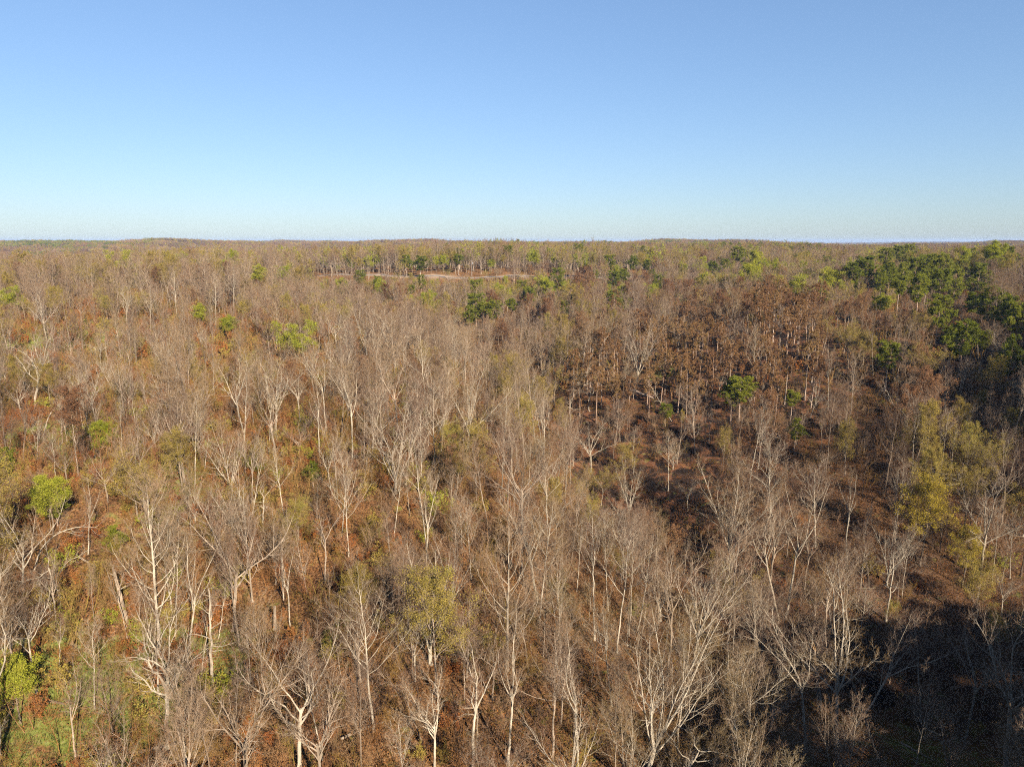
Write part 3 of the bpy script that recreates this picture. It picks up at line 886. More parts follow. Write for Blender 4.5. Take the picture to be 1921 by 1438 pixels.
N_HAND = len(HAND)

# trees with yellowish buds: top pixel, height, label
BUDS = [
    ((812, 1064), 17, 'bud', 0, 'oval tree in yellow-olive bud with one pale trunk, near the middle of the bottom edge'),
    ((1748, 893), 18, 'gold', 0, 'golden-budded tree on the shaded slope near the picture edge, brightest yellow of all'),
    ((1822, 985), 12, 'gold', 0, 'small golden-budded tree just below the brightest yellow one'),
    ((1845, 1050), 13, 'bud', 0, 'dull olive-budded tree below the two golden ones'),
    ((265, 835), 15, 'bud', 1, 'wide olive-budded oak above the fan-limbed tree'),
    ((675, 1060), 10, 'bud', 0, 'small olive-budded crown just before the yellow-budded oval tree'),
    ((165, 495), 16, 'bud', 1, 'yellowish budding tree at the far end of the upper hillside'),
    ((300, 496), 16, 'bud', 2, 'yellow-tan budding tree behind the far white grove'),
    ((330, 800), 12, 'bud', 0, 'olive-budded tree among the white poles of the upper hillside'),
    ((1175, 830), 11, 'bud', 0, 'olive-budded tree beside the dark gully'),
    ((1130, 870), 11, 'bud', 1, 'second olive-budded tree beside the dark gully'),
    ((945, 700), 12, 'bud', 0, 'greenish budding tree at the head of the dark gully'),
    ((1600, 600), 15, 'bud', 1, 'pale olive tree on the far slope beside the bright green pair'),
    ((1625, 620), 14, 'bud', 0, 'second pale olive tree on the far slope beside the bright green pair'),
    ((1750, 645), 14, 'bud', 1, 'rounded tan-olive crown below the pine slope'),
    ((695, 522), 13, 'bud', 1, 'yellowish budding tree just below the road'),
    ((1870, 668), 13, 'bud', 0, 'tan-olive budding crown at the picture edge below the pines'),
    ((555, 935), 9, 'bud', 0, 'small yellow-olive crown in the hollow past the twisted oak'),
]
for (tp_, h, fam, k, lab) in BUDS:
    x, y, h, tilt = from_top(*tp_, h)
    keys = GOLD if fam == 'gold' else BUD
    o = place('budding_tree', keys[k % len(keys)], x, y, h, None, 0, 1.3 if fam == 'bud' else 1.25)
    tag(o, lab, 'tree', 'trees in yellow bud')
    note(o, 'bud', 'yellow-budded', h, lab)

GREEN_TREES = [
    ((561, 479), 12, 0, 'brightest green round tree, standing above the road near the horizon'),
    ((531, 500), 13, 1, 'yellow-green leafing tree just below the brightest green round one'),
    ((483, 502), 14, 2, 'pale green leafing tree to the side of the brightest green round one'),
    ((556, 608), 15, 1, 'wide soft-green tree alone on the reddish upper hillside'),
    ((194, 788), 8, 0, 'round fresh-green small tree on the upper hillside'),
    ((1495, 517), 17, 1, 'wide yellow-green tree before the dark pine grove'),
    ((1560, 502), 17, 0, 'taller yellow-green tree touching the dark pine grove'),
    ((1215, 478), 14, 1, 'yellow-green leafing tree beyond the road'),
    ((1155, 497), 9, 0, 'small yellow-green tree on the road verge'),
    ((1000, 472), 13, 2, 'pale green leafing tree near the horizon past picture centre'),
    ((940, 470), 13, 1, 'pale yellow-green tree near the horizon at picture centre'),
    ((921, 486), 10, 0, 'small yellow tree beside the road pole'),
    ((840, 455), 15, 2, 'green-topped tree breaking the horizon behind the road'),
    ((1468, 459), 16, 1, 'tall yellow-green tree near the horizon before the pine grove'),
    ((426, 592), 9, 0, 'small green tree among the far white trunks'),
    ((372, 575), 9, 2, 'thin green tree among the far white trunks'),
    ((85, 905), 9, 2, 'thin fresh-green tree above the orange clearing'),
    ((20, 1240), 8, 0, 'bright yellow-green small tree cut by the picture edge, low down'),
    ((1655, 552), 11, 0, 'yellow-green tree at the foot of the pine grove'),
    ((1170, 560), 10, 1, 'green leafing tree above the scorched pines'),
    ((1310, 520), 10, 0, 'small green leafing tree on the far slope past the road'),
    ((15, 540), 12, 1, 'soft green tree at the picture edge by the glade'),
    ((210, 463), 14, 0, 'lone green crown on the far ridge'),
]
for (tp_, h, k, lab) in GREEN_TREES:
    x, y, h, tilt = from_top(*tp_, h)
    o = place('leafing_tree', LEAFY[k % 3], x, y, h, None, 0, 2.1 if 1480 < tp_[0] < 1600 else 1.6)
    tag(o, lab, 'tree', 'trees in fresh green leaf')
    note(o, 'leaf', 'fresh green', h, lab)

# pines: top pixel, height, width, label
PINE_LIST = [
    ((787, 481), 17, 1.3, 'broad dark pine right beside the road, largest of those by it'),
    ((762, 485), 14, 1.0, 'dark pine behind the broad one by the road'),
    ((790, 515), 13, 1.0, 'pine below the broad roadside one, hiding the road'),
    ((772, 535), 10, 1.0, 'low pine at the foot of the two roadside pines'),
    ((675, 506), 15, 1.0, 'taller of two pines below the road on the near bank'),
    ((706, 518), 14, 1.0, 'shorter of two pines below the road on the near bank'),
    ((860, 477), 15, 1.1, 'round dark pine just above the road by the pole'),
    ((1046, 503), 20, 1.1, 'largest dark pine beyond the gully, crossing the road line'),
    ((893, 552), 20, 1.0, 'tallest of the pine cluster at the head of the gully'),
    ((925, 562), 17, 1.0, 'second pine of the cluster at the head of the gully'),
    ((880, 575), 15, 0.9, 'lowest pine of the cluster at the head of the gully'),
    ((962, 560), 14, 1.0, 'small rounded pine beside the cluster at the head of the gully'),
    ((995, 540), 15, 1.0, 'pine between the gully cluster and the largest dark pine'),
    ((1060, 565), 13, 0.9, 'thin pine below the largest dark pine'),
    ((1150, 508), 16, 1.1, 'pine on the far bank below the road, middle one of three'),
    ((1172, 505), 15, 1.0, 'pine on the far bank below the road, last of three'),
    ((1145, 545), 13, 1.0, 'low pine on the far bank below the road, first of three'),
    ((1236, 515), 14, 0.9, 'drooping dark pine at the end of the visible road'),
    ((1215, 487), 13, 1.0, 'pine just above the road near its visible end'),
    ((1240, 462), 15, 1.2, 'round pine near the horizon, first of the horizon row'),
    ((1298, 461), 15, 1.0, 'pine near the horizon, second of the horizon row'),
    ((1330, 464), 15, 1.0, 'pine near the horizon, third of the horizon row'),
    ((1352, 460), 16, 1.0, 'pine near the horizon, fourth and tallest of the horizon row'),
    ((1385, 464), 20, 1.1, 'big rounded pine before the horizon row'),
    ((1360, 485), 13, 1.0, 'small pine at the foot of the big rounded one'),
    ((1338, 490), 14, 1.1, 'low wide pine beside the big rounded one'),
    ((1490, 480), 9, 1.0, 'small dark pine alone among tan crowns'),
    ((1066, 462), 14, 1.0, 'dark pine on the horizon line past picture centre'),
    ((1082, 461), 14, 1.2, 'second dark pine on the horizon line past picture centre'),
    ((1160, 466), 12, 1.0, 'small dark pine on the horizon line before the horizon row'),
    ((1605, 492), 19, 1.2, 'pine at the near end of the dense grove'),
    ((1628, 481), 21, 1.1, 'tall pine second in the dense grove'),
    ((1642, 497), 17, 1.0, 'pine before the second of the dense grove'),
    ((1664, 466), 20, 1.2, 'pine on the skyline of the dense grove, first'),
    ((1686, 460), 21, 1.1, 'pine on the skyline of the dense grove, second'),
    ((1708, 458), 22, 1.1, 'topmost pine of the dense grove on the skyline'),
    ((1672, 494), 19, 1.1, 'pine in the body of the dense grove under the skyline pair'),
    ((1697, 492), 19, 1.1, 'pine in the body of the dense grove under the topmost one'),
    ((1722, 484), 20, 1.1, 'pine at the heart of the dense grove'),
    ((1746, 476), 21, 1.2, 'broad pine right of the heart of the dense grove'),
    ((1772, 476), 21, 1.2, 'twin-topped pine of the dense grove'),
    ((1798, 482), 19, 1.0, 'pine at the far end of the dense grove top'),
    ((1795, 504), 18, 1.1, 'lower pine at the far end of the dense grove'),
    ((1768, 505), 18, 1.1, 'lower pine below the twin-topped one'),
    ((1741, 505), 17, 1.0, 'lower pine below the heart of the dense grove'),
    ((1655, 510), 15, 1.0, 'low pine in the shade of the dense grove'),
    ((1690, 520), 16, 1.0, 'front pine in the shade of the dense grove'),
    ((1841, 494), 20, 1.3, 'lone round pine beyond the dense grove'),
    ((1728, 517), 19, 0.9, 'bright slim pine before the dense grove, standing out of the valley'),
    ((1766, 552), 18, 0.9, 'bright conical pine before the pink slope'),
    ((1860, 540), 17, 1.4, 'wide pine on the slope near the picture edge'),
    ((1827, 550), 14, 1.1, 'dark low pine beside the wide one near the picture edge'),
    ((1898, 556), 16, 1.2, 'pine cut by the picture edge, upper'),
    ((1914, 570), 16, 1.0, 'second pine cut by the picture edge, lower'),
    ((1812, 600), 17, 1.1, 'bright pine in the valley below the pink slope'),
    ((1783, 612), 10, 0.9, 'small pine beside the bright one in the valley'),
    ((1848, 622), 11, 1.0, 'dull small pine past the bright one in the valley'),
    ((1903, 628), 15, 0.9, 'slim yellow-green pine near the picture edge in the valley'),
    ((1670, 643), 14, 1.2, 'lone round pine among bare crowns on the far slope'),
    ((1392, 707), 13, 1.2, 'fluffy pine beside the charred ground, the larger'),
    ((1375, 720), 11, 1.1, 'fluffy pine beside the charred ground, the smaller'),
    ((1487, 735), 9, 0.9, 'small pine uphill of the fluffy pair'),
    ((1495, 785), 8, 1.0, 'dark little pine below the fluffy pair'),
    ((1250, 758), 8, 1.0, 'small bright pine at the lower edge of the charred ground'),
    ((1545, 545), 10, 0.9, 'dark pine hidden behind the yellow-green pair'),
]
for (tp_, h, wide, lab) in PINE_LIST:
    x, y, h, tilt = from_top(*tp_, h)
    o = place('pine_tree', pick(PINES, 'pine'), x, y, h, None, 0, wide * (1.2 if tp_[0] > 1590 else 1.5))
    tag(o, lab, 'pine tree', 'green pines')
    note(o, 'pine', 'dark green', h, lab)

# small evergreen cedars in the brush
CEDARS = [((100, 928), 5.5, 'small dark-green cedar beside the arching white limb'), ((212, 990), 5.5, 'blue-green cedar bush at the side of the orange clearing'), ((5, 840), 7, 'dark green cedar cut by the picture edge'), ((585, 865), 5, 'little cedar on the central slope'), ((615, 1180), 3, 'tiny cedar in the brush above the broad spreading tree')]
for (tp_, h, lab) in CEDARS:
    x, y, h, _ = from_top(*tp_, h)
    o = place('cedar_tree', PINES[2], x, y, h, None, 0, 1.5)
    tag(o, lab, 'cedar tree', 'small cedars in the brush')
    note(o, 'cedar', 'small', h, lab)

# scorched pines on and round the charred ground
SC_N = 0
r_sc = np.random.default_rng(77)
tries = 0
while SC_N < 95 and tries < 2500:
    tries += 1
    u = r_sc.uniform(1060, 1540); v = r_sc.uniform(600, 800)
    x, y = hit(u, v)
    if burn_shade_at(x, y) < 0.10 or any((x - a) ** 2 + (y - b) ** 2 < 3.6 ** 2 for a, b, _ in PLACED): continue
    h = r_sc.uniform(13, 19)
    o = place('scorched_pine', pick(SCORCHED, 'sc'), x, y, h, None, float(r_sc.normal(0, 0.03)), 0.95)
    tag(o, None, 'pine tree', 'scorched brown pines')
    note(o, 'scorched', 'scorched brown', h)
    SC_N += 1

# ------------------------------------------------------------------ fill: the rest of the wood
r_f = np.random.default_rng(2024)
CLEAR = [hit(150, 1000) + (8,), hit(190, 1060) + (5,), hit(40, 640) + (13,), hit(120, 640) + (14,), hit(95, 1350) + (5,), hit(300, 1300) + (5,)]


def jitter_grid(x0, x1, y0, y1, s):
    gx, gy = np.meshgrid(np.arange(x0, x1, s), np.arange(y0, y1, s))
    gx = gx + r_f.uniform(-.48, .48, gx.shape) * s; gy = gy + r_f.uniform(-.48, .48, gy.shape) * s
    return gx.ravel(), gy.ravel()


def in_view(x, y, margin=9):
    az = np.degrees(np.arctan2(x, y)); lim = np.where(np.hypot(x, y) < 130, 47.0, 39.0) + margin * 0
    return (np.abs(az) < lim)


def off_limits(x, y):
    bad = np.abs(y - road_y(x)) < 7.5
    for a, b, rr in CLEAR: bad |= (x - a) ** 2 + (y - b) ** 2 < rr * rr
    return bad


pl = np.array(PLACED)


def near_placed(x, y, extra=0.0):
    out = np.zeros(len(x), bool)
    for a, b, rr in pl: out |= (x - a) ** 2 + (y - b) ** 2 < (rr + extra) ** 2
    return out


gx, gy = jitter_grid(-520, 520, 25, 700, 6.1)
n_canopy = len(gx)
sx_, sy_ = jitter_grid(-420, 420, 25, 520, 8.0)
gx, gy = np.r_[gx, sx_], np.r_[gy, sy_]
lower = np.arange(len(gx)) >= n_canopy
gd = np.hypot(gx, gy)
keep = in_view(gx, gy) & (gd < 700) & (gd > 57) & ~off_limits(gx, gy) & ~near_placed(gx, gy)
dens = 0.76 + 0.16 * N3(gx, gy, 60) + 0.22 * N1(gx, gy, 21)
# the ravine line is more open, the reddish upper hillside holds few big trees, the burnt floor few hardwoods
hillside = smooth(-10, -70, gx) * smooth(115, 150, gy) * smooth(330, 270, gy)
dens = dens * (1 - 0.25 * hillside) * (1 - 0.55 * burn_shade_at(gx, gy)) * (1 - 0.35 * gully_at(gx, gy))
dens = np.where(gd > 330, dens * 1.15, dens)
dens = dens * (1 - np.where(lower, 0.9, 0.4) * np.clip(1.4 * blob(gx, gy, 48, 76, 27, 19), 0, 1))          # the ravine floor is more open
keep &= r_f.uniform(0, 1, len(gx)) < dens
gx, gy, gd, lower = gx[keep], gy[keep], gd[keep], lower[keep]
gz = ground(gx, gy)
gh = np.clip(r_f.normal(17.6, 4.0, len(gx)), 9, 25) * (1 - 0.22 * smooth(-10, -70, gx) * smooth(115, 150, gy) * smooth(330, 270, gy))
gh = np.where(lower, np.clip(r_f.normal(9.5, 2.0, len(gx)), 6, 13), gh)
gh[gd > 430] *= 0.88
# what the photograph shows clear is not grown over: trees nearer than a thing that stands out stay below it
WINDOWS = [(1150, 1380, 700, 770, 212, .7), (1120, 1260, 850, 950, 160, .8), (120, 230, 955, 1085, 118, 1.0), (815, 935, 514, 526, 500, .86), (590, 815, 516, 525, 500, .88), (935, 1245, 516, 525, 500, .6),
           (1600, 1860, 470, 570, 370, .9), (640, 720, 960, 1050, 150, .8), (1270, 1330, 1150, 1438, 64, 1.0), (20, 170, 600, 660, 230, .7), (1440, 1640, 880, 960, 150, .5)]
for e in ENTRIES:
    ex, ey, ez = e['o'].location; hh = e['h']
    u0, v0, f0 = project(ex, ey, ez + hh); u1, v1, f1 = project(ex, ey, ez + hh * 0.35)
    wpx = F_PX * hh * (0.16 if e['kind'] in ('pine', 'leaf', 'bud', 'cedar') else 0.10) / float(f0)
    WINDOWS.append((float(u0) - wpx, float(u0) + wpx, float(v0), float(v1), e['d'], 0.95 if e['kind'] in ('pine', 'leaf') else 0.92 if e['kind'] in ('bud', 'cedar') else 0.35 if e['kind'] == 'scorched' else 0.88))
for (u0, u1, v0, v1, dist, prob) in WINDOWS:
    u, v, f = project(gx, gy, gz + gh)
    cw = F_PX * gh * 0.14 / np.maximum(f, 1)
    ub, vb, _ = project(gx, gy, gz)
    inside = (gd < dist - 2) & (gd > dist - 190) & (u + cw > u0) & (u - cw < u1) & (v < v1 - 0.15 * (v1 - v0)) & (vb > v0) & (r_f.uniform(0, 1, len(gx)) < prob)
    vt = v0 + (v1 - v0) * r_f.uniform(0.75, 1.1, len(gx))
    m_ = (CY - vt) / F_PX
    hmax = gy * (m_ * CP - SP) / (CP + m_ * SP) + CAM_Z - gz
    gh = np.where(inside, np.minimum(gh, hmax), gh)
ok = gh > 5.5
gx, gy, gz, gh, gd = gx[ok], gy[ok], gz[ok], gh[ok], gd[ok]
# trees outside the frame on the bluff, which throw the shade
bx_, by_ = jitter_grid(15, 200, -60, 75, 5.6)
kb = (np.degrees(np.arctan2(bx_, by_)) > 46) & (ground(bx_, by_) > 3)
bx_, by_ = bx_[kb], by_[kb]

hx_, hy_ = jitter_grid(95, 240, 85, 270, 5.6)  # unseen trees added on the hill upslope to shade the right-hand slope
kh = (np.degrees(np.arctan2(hx_, hy_)) > 39.2) & (ground(hx_, hy_) > 2)
hx_, hy_ = hx_[kh], hy_[kh]

styles_w = [('tall', .23), ('slender', .15), ('full', .12), ('spread', .17), ('fork', .20), ('vase', .04), ('crooked', .03), ('oval', .06)]
names_s = [s for s, _ in styles_w]; pw = np.array([w for _, w in styles_w]); pw /= pw.sum()
g_style = r_f.choice(len(names_s), len(gx), p=pw)
g_kind = np.full(len(gx), 'bare', dtype=object)
lot = r_f.uniform(0, 1, len(gx))
bud_p = 0.10 + 0.10 * np.clip(N4(gx, gy, 120), -1, 1)
bud_p = np.where(gd > 380, bud_p + 0.10, bud_p)
g_kind[(lot < bud_p) & (gd > 105)] = 'bud'
g_kind[(lot > 1 - np.where((gx > -150) & (gx < 330), 0.075, 0.025)) & (gd > 370)] = 'leafy'
g_kind[(lot > 0.83) & (lot < 0.83 + np.where(gx > -60, 0.014, 0.006) + 0.075 * smooth(0.3, 1.1, N2(gx, gy, 90)) * (gx > -60)) & (gd > 390)] = 'pinefill'
russet_p = 0.42 * np.clip(1.3 * blob(gx, gy, 110, 265, 62, 70) + 0.5 * blob(gx, gy, 20, 360, 60, 60) + 0.5 * blob(gx, gy, 60, 430, 60, 50), 0, 1) + 0.03
g_kind[(r_f.uniform(0, 1, len(gx)) < russet_p) & (g_kind == 'bare')] = 'russet'
u, v, f = project(gx, gy, gz + gh * 0.6)
framed = (u > -25) & (u < 1946) & (v < 1475) & (v > 380)
size = np.where(framed, gh / gd, 0)

used = np.zeros(len(gx), bool)
order = np.argsort(-size)
N_BARE = 300 - N_HAND
cnt = {'bare': 0, 'bud': 0, 'russet': 0}
for i in order:
    k = g_kind[i]
    if size[i] <= 0: break
    if k == 'bare' and cnt['bare'] < N_BARE:
        st = names_s[g_style[i]]
        o = place('bare_tree', pick(BARE[st], st), gx[i], gy[i], gh[i], None, float(r_f.normal(0, 0.075)), float(r_f.uniform(0.8, 1.3)))
        tag(o, None, 'tree', 'leafless hardwood trees')
        note(o, 'bare', STYLE_LOOK[st], gh[i])
    elif k == 'russet' and cnt['russet'] < 110:
        o = place('russet_tree', pick(RUSSET, 'r'), gx[i], gy[i], gh[i] * 0.9, None, float(r_f.normal(0, 0.04)), 1.0)
        tag(o, None, 'tree', 'russet trees still holding dead leaves')
        note(o, 'russet', 'russet-leaved', gh[i] * 0.9)
    elif k == 'bud' and cnt['bud'] < 110:
        o = place('budding_tree', pick(BUD, 'b'), gx[i], gy[i], gh[i] * 0.85, None, float(r_f.normal(0, 0.04)), 1.0)
        tag(o, None, 'tree', 'trees in yellow bud')
        note(o, 'bud', 'olive-budded', gh[i] * 0.85)
    elif k == 'leafy' and cnt.get(k, 0) < 190:
        o = place('leafing_tree', LEAFY[i % 3] if gd[i] < 520 else 'far_leafy_0', gx[i], gy[i], gh[i] * 0.92, None, 0, 1.25)
        tag(o, None, 'tree', 'trees in fresh green leaf')
        note(o, 'leaf', 'fresh green', gh[i] * 0.92)
    elif k == 'pinefill' and cnt.get(k, 0) < 190:
        o = place('pine_tree', PINES[i % 5], gx[i], gy[i], gh[i] * 0.98, None, 0, 1.4)
        tag(o, None, 'pine tree', 'green pines')
        note(o, 'pine', 'dark green', gh[i] * 0.98)
    else:
        continue
    cnt[k] = cnt.get(k, 0) + 1; used[i] = True

# ------------------------------------------------------------------ scattered masses (stuff)
def proto_object(name, me_list):
    return [bpy.data.objects.new(name, m) for m in me_list]


def scatter(name, pos, rot, scl, idx, protos, label=None):
    """ONE object of kind stuff: instances of the prototype meshes on the points"""
    me = bpy.data.meshes.new(name)
    me.vertices.add(len(pos)); me.vertices.foreach_set('co', np.asarray(pos, np.float32).ravel())
    for nm, ty, val in (('rot', 'FLOAT_VECTOR', rot), ('scl', 'FLOAT_VECTOR', scl)):
        at = me.attributes.new(nm, ty, 'POINT'); at.data.foreach_set('vector', np.asarray(val, np.float32).ravel())
    at = me.attributes.new('idx', 'INT', 'POINT'); at.data.foreach_set('value', np.asarray(idx, np.int32))
    me.update()
    o = link(name, me)
    ng = bpy.data.node_groups.new(name, 'GeometryNodeTree')
    ng.interface.new_socket('Geometry', in_out='INPUT', socket_type='NodeSocketGeometry')
    ng.interface.new_socket('Geometry', in_out='OUTPUT', socket_type='NodeSocketGeometry')
    gi, go = ng.nodes.new('NodeGroupInput'), ng.nodes.new('NodeGroupOutput')
    def nattr(n, ty):
        a = ng.nodes.new('GeometryNodeInputNamedAttribute'); a.data_type = ty; a.inputs[0].default_value = n; return a.outputs[0]
    ra, sa, ia = nattr('rot', 'FLOAT_VECTOR'), nattr('scl', 'FLOAT_VECTOR'), nattr('idx', 'INT')
    e2r = ng.nodes.new('FunctionNodeEulerToRotation'); ng.links.new(ra, e2r.inputs[0])
    join = ng.nodes.new('GeometryNodeJoinGeometry')
    for k, plist in enumerate(protos):
        cmp_ = ng.nodes.new('FunctionNodeCompare'); cmp_.data_type = 'INT'; cmp_.operation = 'EQUAL'
        ng.links.new(ia, cmp_.inputs[2]); cmp_.inputs[3].default_value = k
        jn = ng.nodes.new('GeometryNodeJoinGeometry')
        for po in plist:
            oi = ng.nodes.new('GeometryNodeObjectInfo'); oi.inputs['Object'].default_value = po; oi.inputs['As Instance'].default_value = False
            ng.links.new(oi.outputs['Geometry'], jn.inputs[0])
        g2i = ng.nodes.new('GeometryNodeGeometryToInstance'); ng.links.new(jn.outputs[0], g2i.inputs[0])
        iop = ng.nodes.new('GeometryNodeInstanceOnPoints')
        ng.links.new(gi.outputs[0], iop.inputs['Points']); ng.links.new(cmp_.outputs[0], iop.inputs['Selection'])
        ng.links.new(g2i.outputs[0], iop.inputs['Instance']); ng.links.new(e2r.outputs[0], iop.inputs['Rotation']); ng.links.new(sa, iop.inputs['Scale'])
        ng.links.new(iop.outputs[0], join.inputs[0])
    ng.links.new(join.outputs[0], go.inputs[0])
    md = o.modifiers.new('scatter', 'NODES'); md.node_group = ng
    tag(o, label, kind='stuff')
    return o


def spins(n, tilt=0.04):
    return np.c_[r_f.normal(0, tilt, n), r_f.normal(0, tilt, n), r_f.uniform(0, 6.28, n)]


P_IDX, P_LIST = {}, []


def pid(key):
    if key not in P_IDX:
        P_IDX[key] = len(P_LIST)
        P_LIST.append(proto_object(key, PROTO[key]))
    return P_IDX[key]


pos, scl, idx = [], [], []
for i in np.nonzero(~used)[0]:
    k, d = g_kind[i], gd[i]
    if d < 235:
        key = {'bare': lambda: BARE[names_s[g_style[i]]][i % len(BARE[names_s[g_style[i]]])], 'bud': lambda: BUD[i % 3], 'russet': lambda: RUSSET[i % 3], 'leafy': lambda: LEAFY[i % 3], 'pinefill': lambda: PINES[i % 5]}[k]()
    elif d < 480:
        key = {'bare': f'mid_bare_{i % 6}', 'bud': f'mid_bud_{i % 2}', 'russet': RUSSET[i % 3], 'leafy': LEAFY[i % 3], 'pinefill': PINES[i % 5]}[k]
    else:
        key = {'bare': f'mid_bare_{i % 6}', 'bud': f'mid_bud_{i % 2}', 'russet': 'far_russet_0', 'leafy': 'far_leafy_0', 'pinefill': 'far_pine_0'}[k]
    s = gh[i] / H0
    pos.append((gx[i], gy[i], gz[i] - 0.15)); w = r_f.uniform(.8, 1.3) * s; scl.append((w, w * r_f.uniform(.85, 1.15), s)); idx.append(pid(key))
for x, y in zip(bx_, by_):
    s = r_f.uniform(.62, .80); pos.append((x, y, float(ground(x, y)) - .15)); scl.append((s * 1.4, s * 1.4, s)); idx.append(pid(['pine_1', 'mid_bare_1', 'pine_0', 'mid_bare_5', 'mid_bare_3'][r_f.integers(5)]))
for x, y in zip(hx_, hy_):
    s = r_f.uniform(.85, 1.15); pos.append((x, y, float(ground(x, y)) - .15)); scl.append((s * 1.2, s * 1.2, s)); idx.append(pid(['mid_bare_0', 'pine_2', 'mid_bare_1', 'mid_bare_3', 'mid_bare_5'][r_f.integers(5)]))
# 700 m to 1400 m
ax, ay = jitter_grid(-1150, 1150, 400, 1400, 7.4)
ad = np.hypot(ax, ay); kp = (ad > 700) & (ad < 1400) & (np.abs(np.degrees(np.arctan2(ax, ay))) < 39) & (np.abs(ay - road_y(ax)) > 8)
ax, ay = ax[kp], ay[kp]; az_ = ground(ax, ay)
n = len(ax); lot = r_f.uniform(0, 1, n); pinep = 0.03 + 0.10 * smooth(0.7, 1.6, N2(ax, ay, 300)) + 0.06 * smooth(100, 400, ax)
pick_far = r_f.integers(0, 4, n)
for i in range(n):
    key = 'far_pine_0' if lot[i] < pinep[i] else 'far_leafy_0' if lot[i] < pinep[i] + .03 else 'far_bud_0' if lot[i] < pinep[i] + .22 else f'far_bare_{pick_far[i]}'
    s = r_f.uniform(.72, 1.05); pos.append((ax[i], ay[i], az_[i] - .2)); scl.append((s * 1.15, s * 1.15, s)); idx.append(pid(key))
scatter('bare_woodland', pos, spins(len(pos), .06), scl, idx, P_LIST)

# groves: patches of treetops for the far hills
def grove(seed, size, n, tri, kind_mix, face=0.9):
    r = np.random.default_rng(seed)
    g = Geo()
    for i in range(n):
        cx, cy_ = r.uniform(-size / 2, size / 2, 2); hh = r.uniform(11, 18); cw = r.uniform(3.5, 5.5)
        mat = r.choice(len(kind_mix), p=kind_mix)
        q = r.normal(0, 1, (tri, 3)); q = unit(q) * r.uniform(0.55, 1.0, (tri, 1)) ** .5
        C = np.c_[cx + q[:, 0] * cw, cy_ + q[:, 1] * cw, hh * 0.66 + q[:, 2] * hh * 0.36]
        A = unit(r.normal(0, 1, (tri, 3)) + np.array([0, 0, .6])); Bv = unit(np.cross(A, r.normal(0, 1, (tri, 3))))
        L = face * r.uniform(.7, 1.5, (tri, 1)); Wd = face * (0.22 if mat == 0 else 0.4)
        v = np.stack([C - A * L, C + Bv * Wd, C + A * L, C - Bv * Wd], 1).reshape(-1, 3)
        g.add(v, np.arange(tri * 4).reshape(-1, 4), np.zeros((0, 3), int), int(mat))
        P = np.array([[[cx, cy_, -1], [cx, cy_, hh * .9]]]); g.add(*tubes(P, np.array([[.3, .15]]), 3, False))
    return g


gm = [M['twig'], M['bud'], M['needle'], M['fresh_leaf']]
GR = [[bpy.data.objects.new('grove', grove(500 + i, 44, 38, 130, mx).mesh(f'grove_{i}', gm, False))] for i, mx in enumerate([[.8, .12, .05, .03], [.74, .18, .06, .02], [.86, .1, .02, .02], [.15, .05, .78, .02]])]
ax, ay = jitter_grid(-3400, 3400, 900, 4300, 40)
ad = np.hypot(ax, ay); kp = (ad > 1395) & (ad < 4200) & (np.abs(np.degrees(np.arctan2(ax, ay))) < 39)
ax, ay = ax[kp], ay[kp]; n = len(ax)
gi_ = r_f.integers(0, 3, n); dark = blob(ax, ay, *hit(70, 466), 260, 200) + blob(ax, ay, *hit(150, 459), 120, 120) + blob(ax, ay, 1050, 2500, 260, 130) + 0.5 * blob(ax, ay, 420, 1900, 160, 120)
gi_[r_f.uniform(0, 1, n) < dark * 0.9 + 0.03] = 3
s = r_f.uniform(.9, 1.1, n)
p1 = np.c_[ax, ay, ground(ax, ay)]
s1 = np.c_[s, s, s]
ax, ay = jitter_grid(-9800, 9800, 2500, 12200, 150)
ad = np.hypot(ax, ay); kp = (ad > 4150) & (ad < 12000) & (np.abs(np.degrees(np.arctan2(ax, ay))) < 39)
ax, ay = ax[kp], ay[kp]; n2_ = len(ax); gi2 = r_f.integers(0, 3, n2_); gi2[r_f.uniform(0, 1, n2_) < .12] = 3
p2 = np.c_[ax, ay, ground(ax, ay)]; s2 = np.c_[np.full(n2_, 3.6), np.full(n2_, 3.6), np.full(n2_, 1.0)]
pp, ss, gg = np.vstack([p1, p2]), np.vstack([s1, s2]), np.concatenate([gi_, gi2])
scatter('distant_forest', pp, np.c_[np.zeros((len(pp), 2)), r_f.uniform(0, 6.28, len(pp))], ss, gg, GR)

# understorey: saplings, shrubs and dry-leaved brush
BR = []
for i, (st, hh, dn, lv) in enumerate([(5, 4.5, 1.0, None), (3, 6.0, 1.0, None), (8, 3.2, 1.0, None), (4, 5.0, .9, None), (4, 3.4, .8, 'dry'), (5, 2.6, .8, 'dry'), (5, 3.4, .8, 'bud'), (4, 4.2, .8, 'green'), (2, 7.5, 1.1, None)]):
    g = brush(600 + i, st, hh, dn, lv, 0.085, 2, 1.15)
    BR.append([bpy.data.objects.new('brush', g.mesh(f'brush_{i}', [M['brush_twig'], {None: M['dry_leaf'], 'dry': M['dry_leaf'], 'bud': M['bud'], 'green': M['fresh_leaf']}[lv]]))])
BG = []
for i, (st, hh) in enumerate([(5, 4.5), (3, 6.0), (7, 3.2), (2, 7.0)]):
    BG.append([bpy.data.objects.new('brush', brush(660 + i, st, hh, 1.0, None, .08, 2, 1.1).mesh(f'grey_brush_{i}', [M['twig']]))])
MB = []
for i, (st, hh, lv) in enumerate([(5, 4.5, None), (3, 6.0, None), (4, 3.4, 'dry'), (4, 4.0, 'bud')]):
    g = brush(630 + i, st, hh, .62, lv, 0.2, 1, 3.0)
    MB.append([bpy.data.objects.new('brush', g.mesh(f'mid_brush_{i}', [M['brush_twig'], {None: M['dry_leaf'], 'dry': M['dry_leaf'], 'bud': M['bud']}[lv]]))])
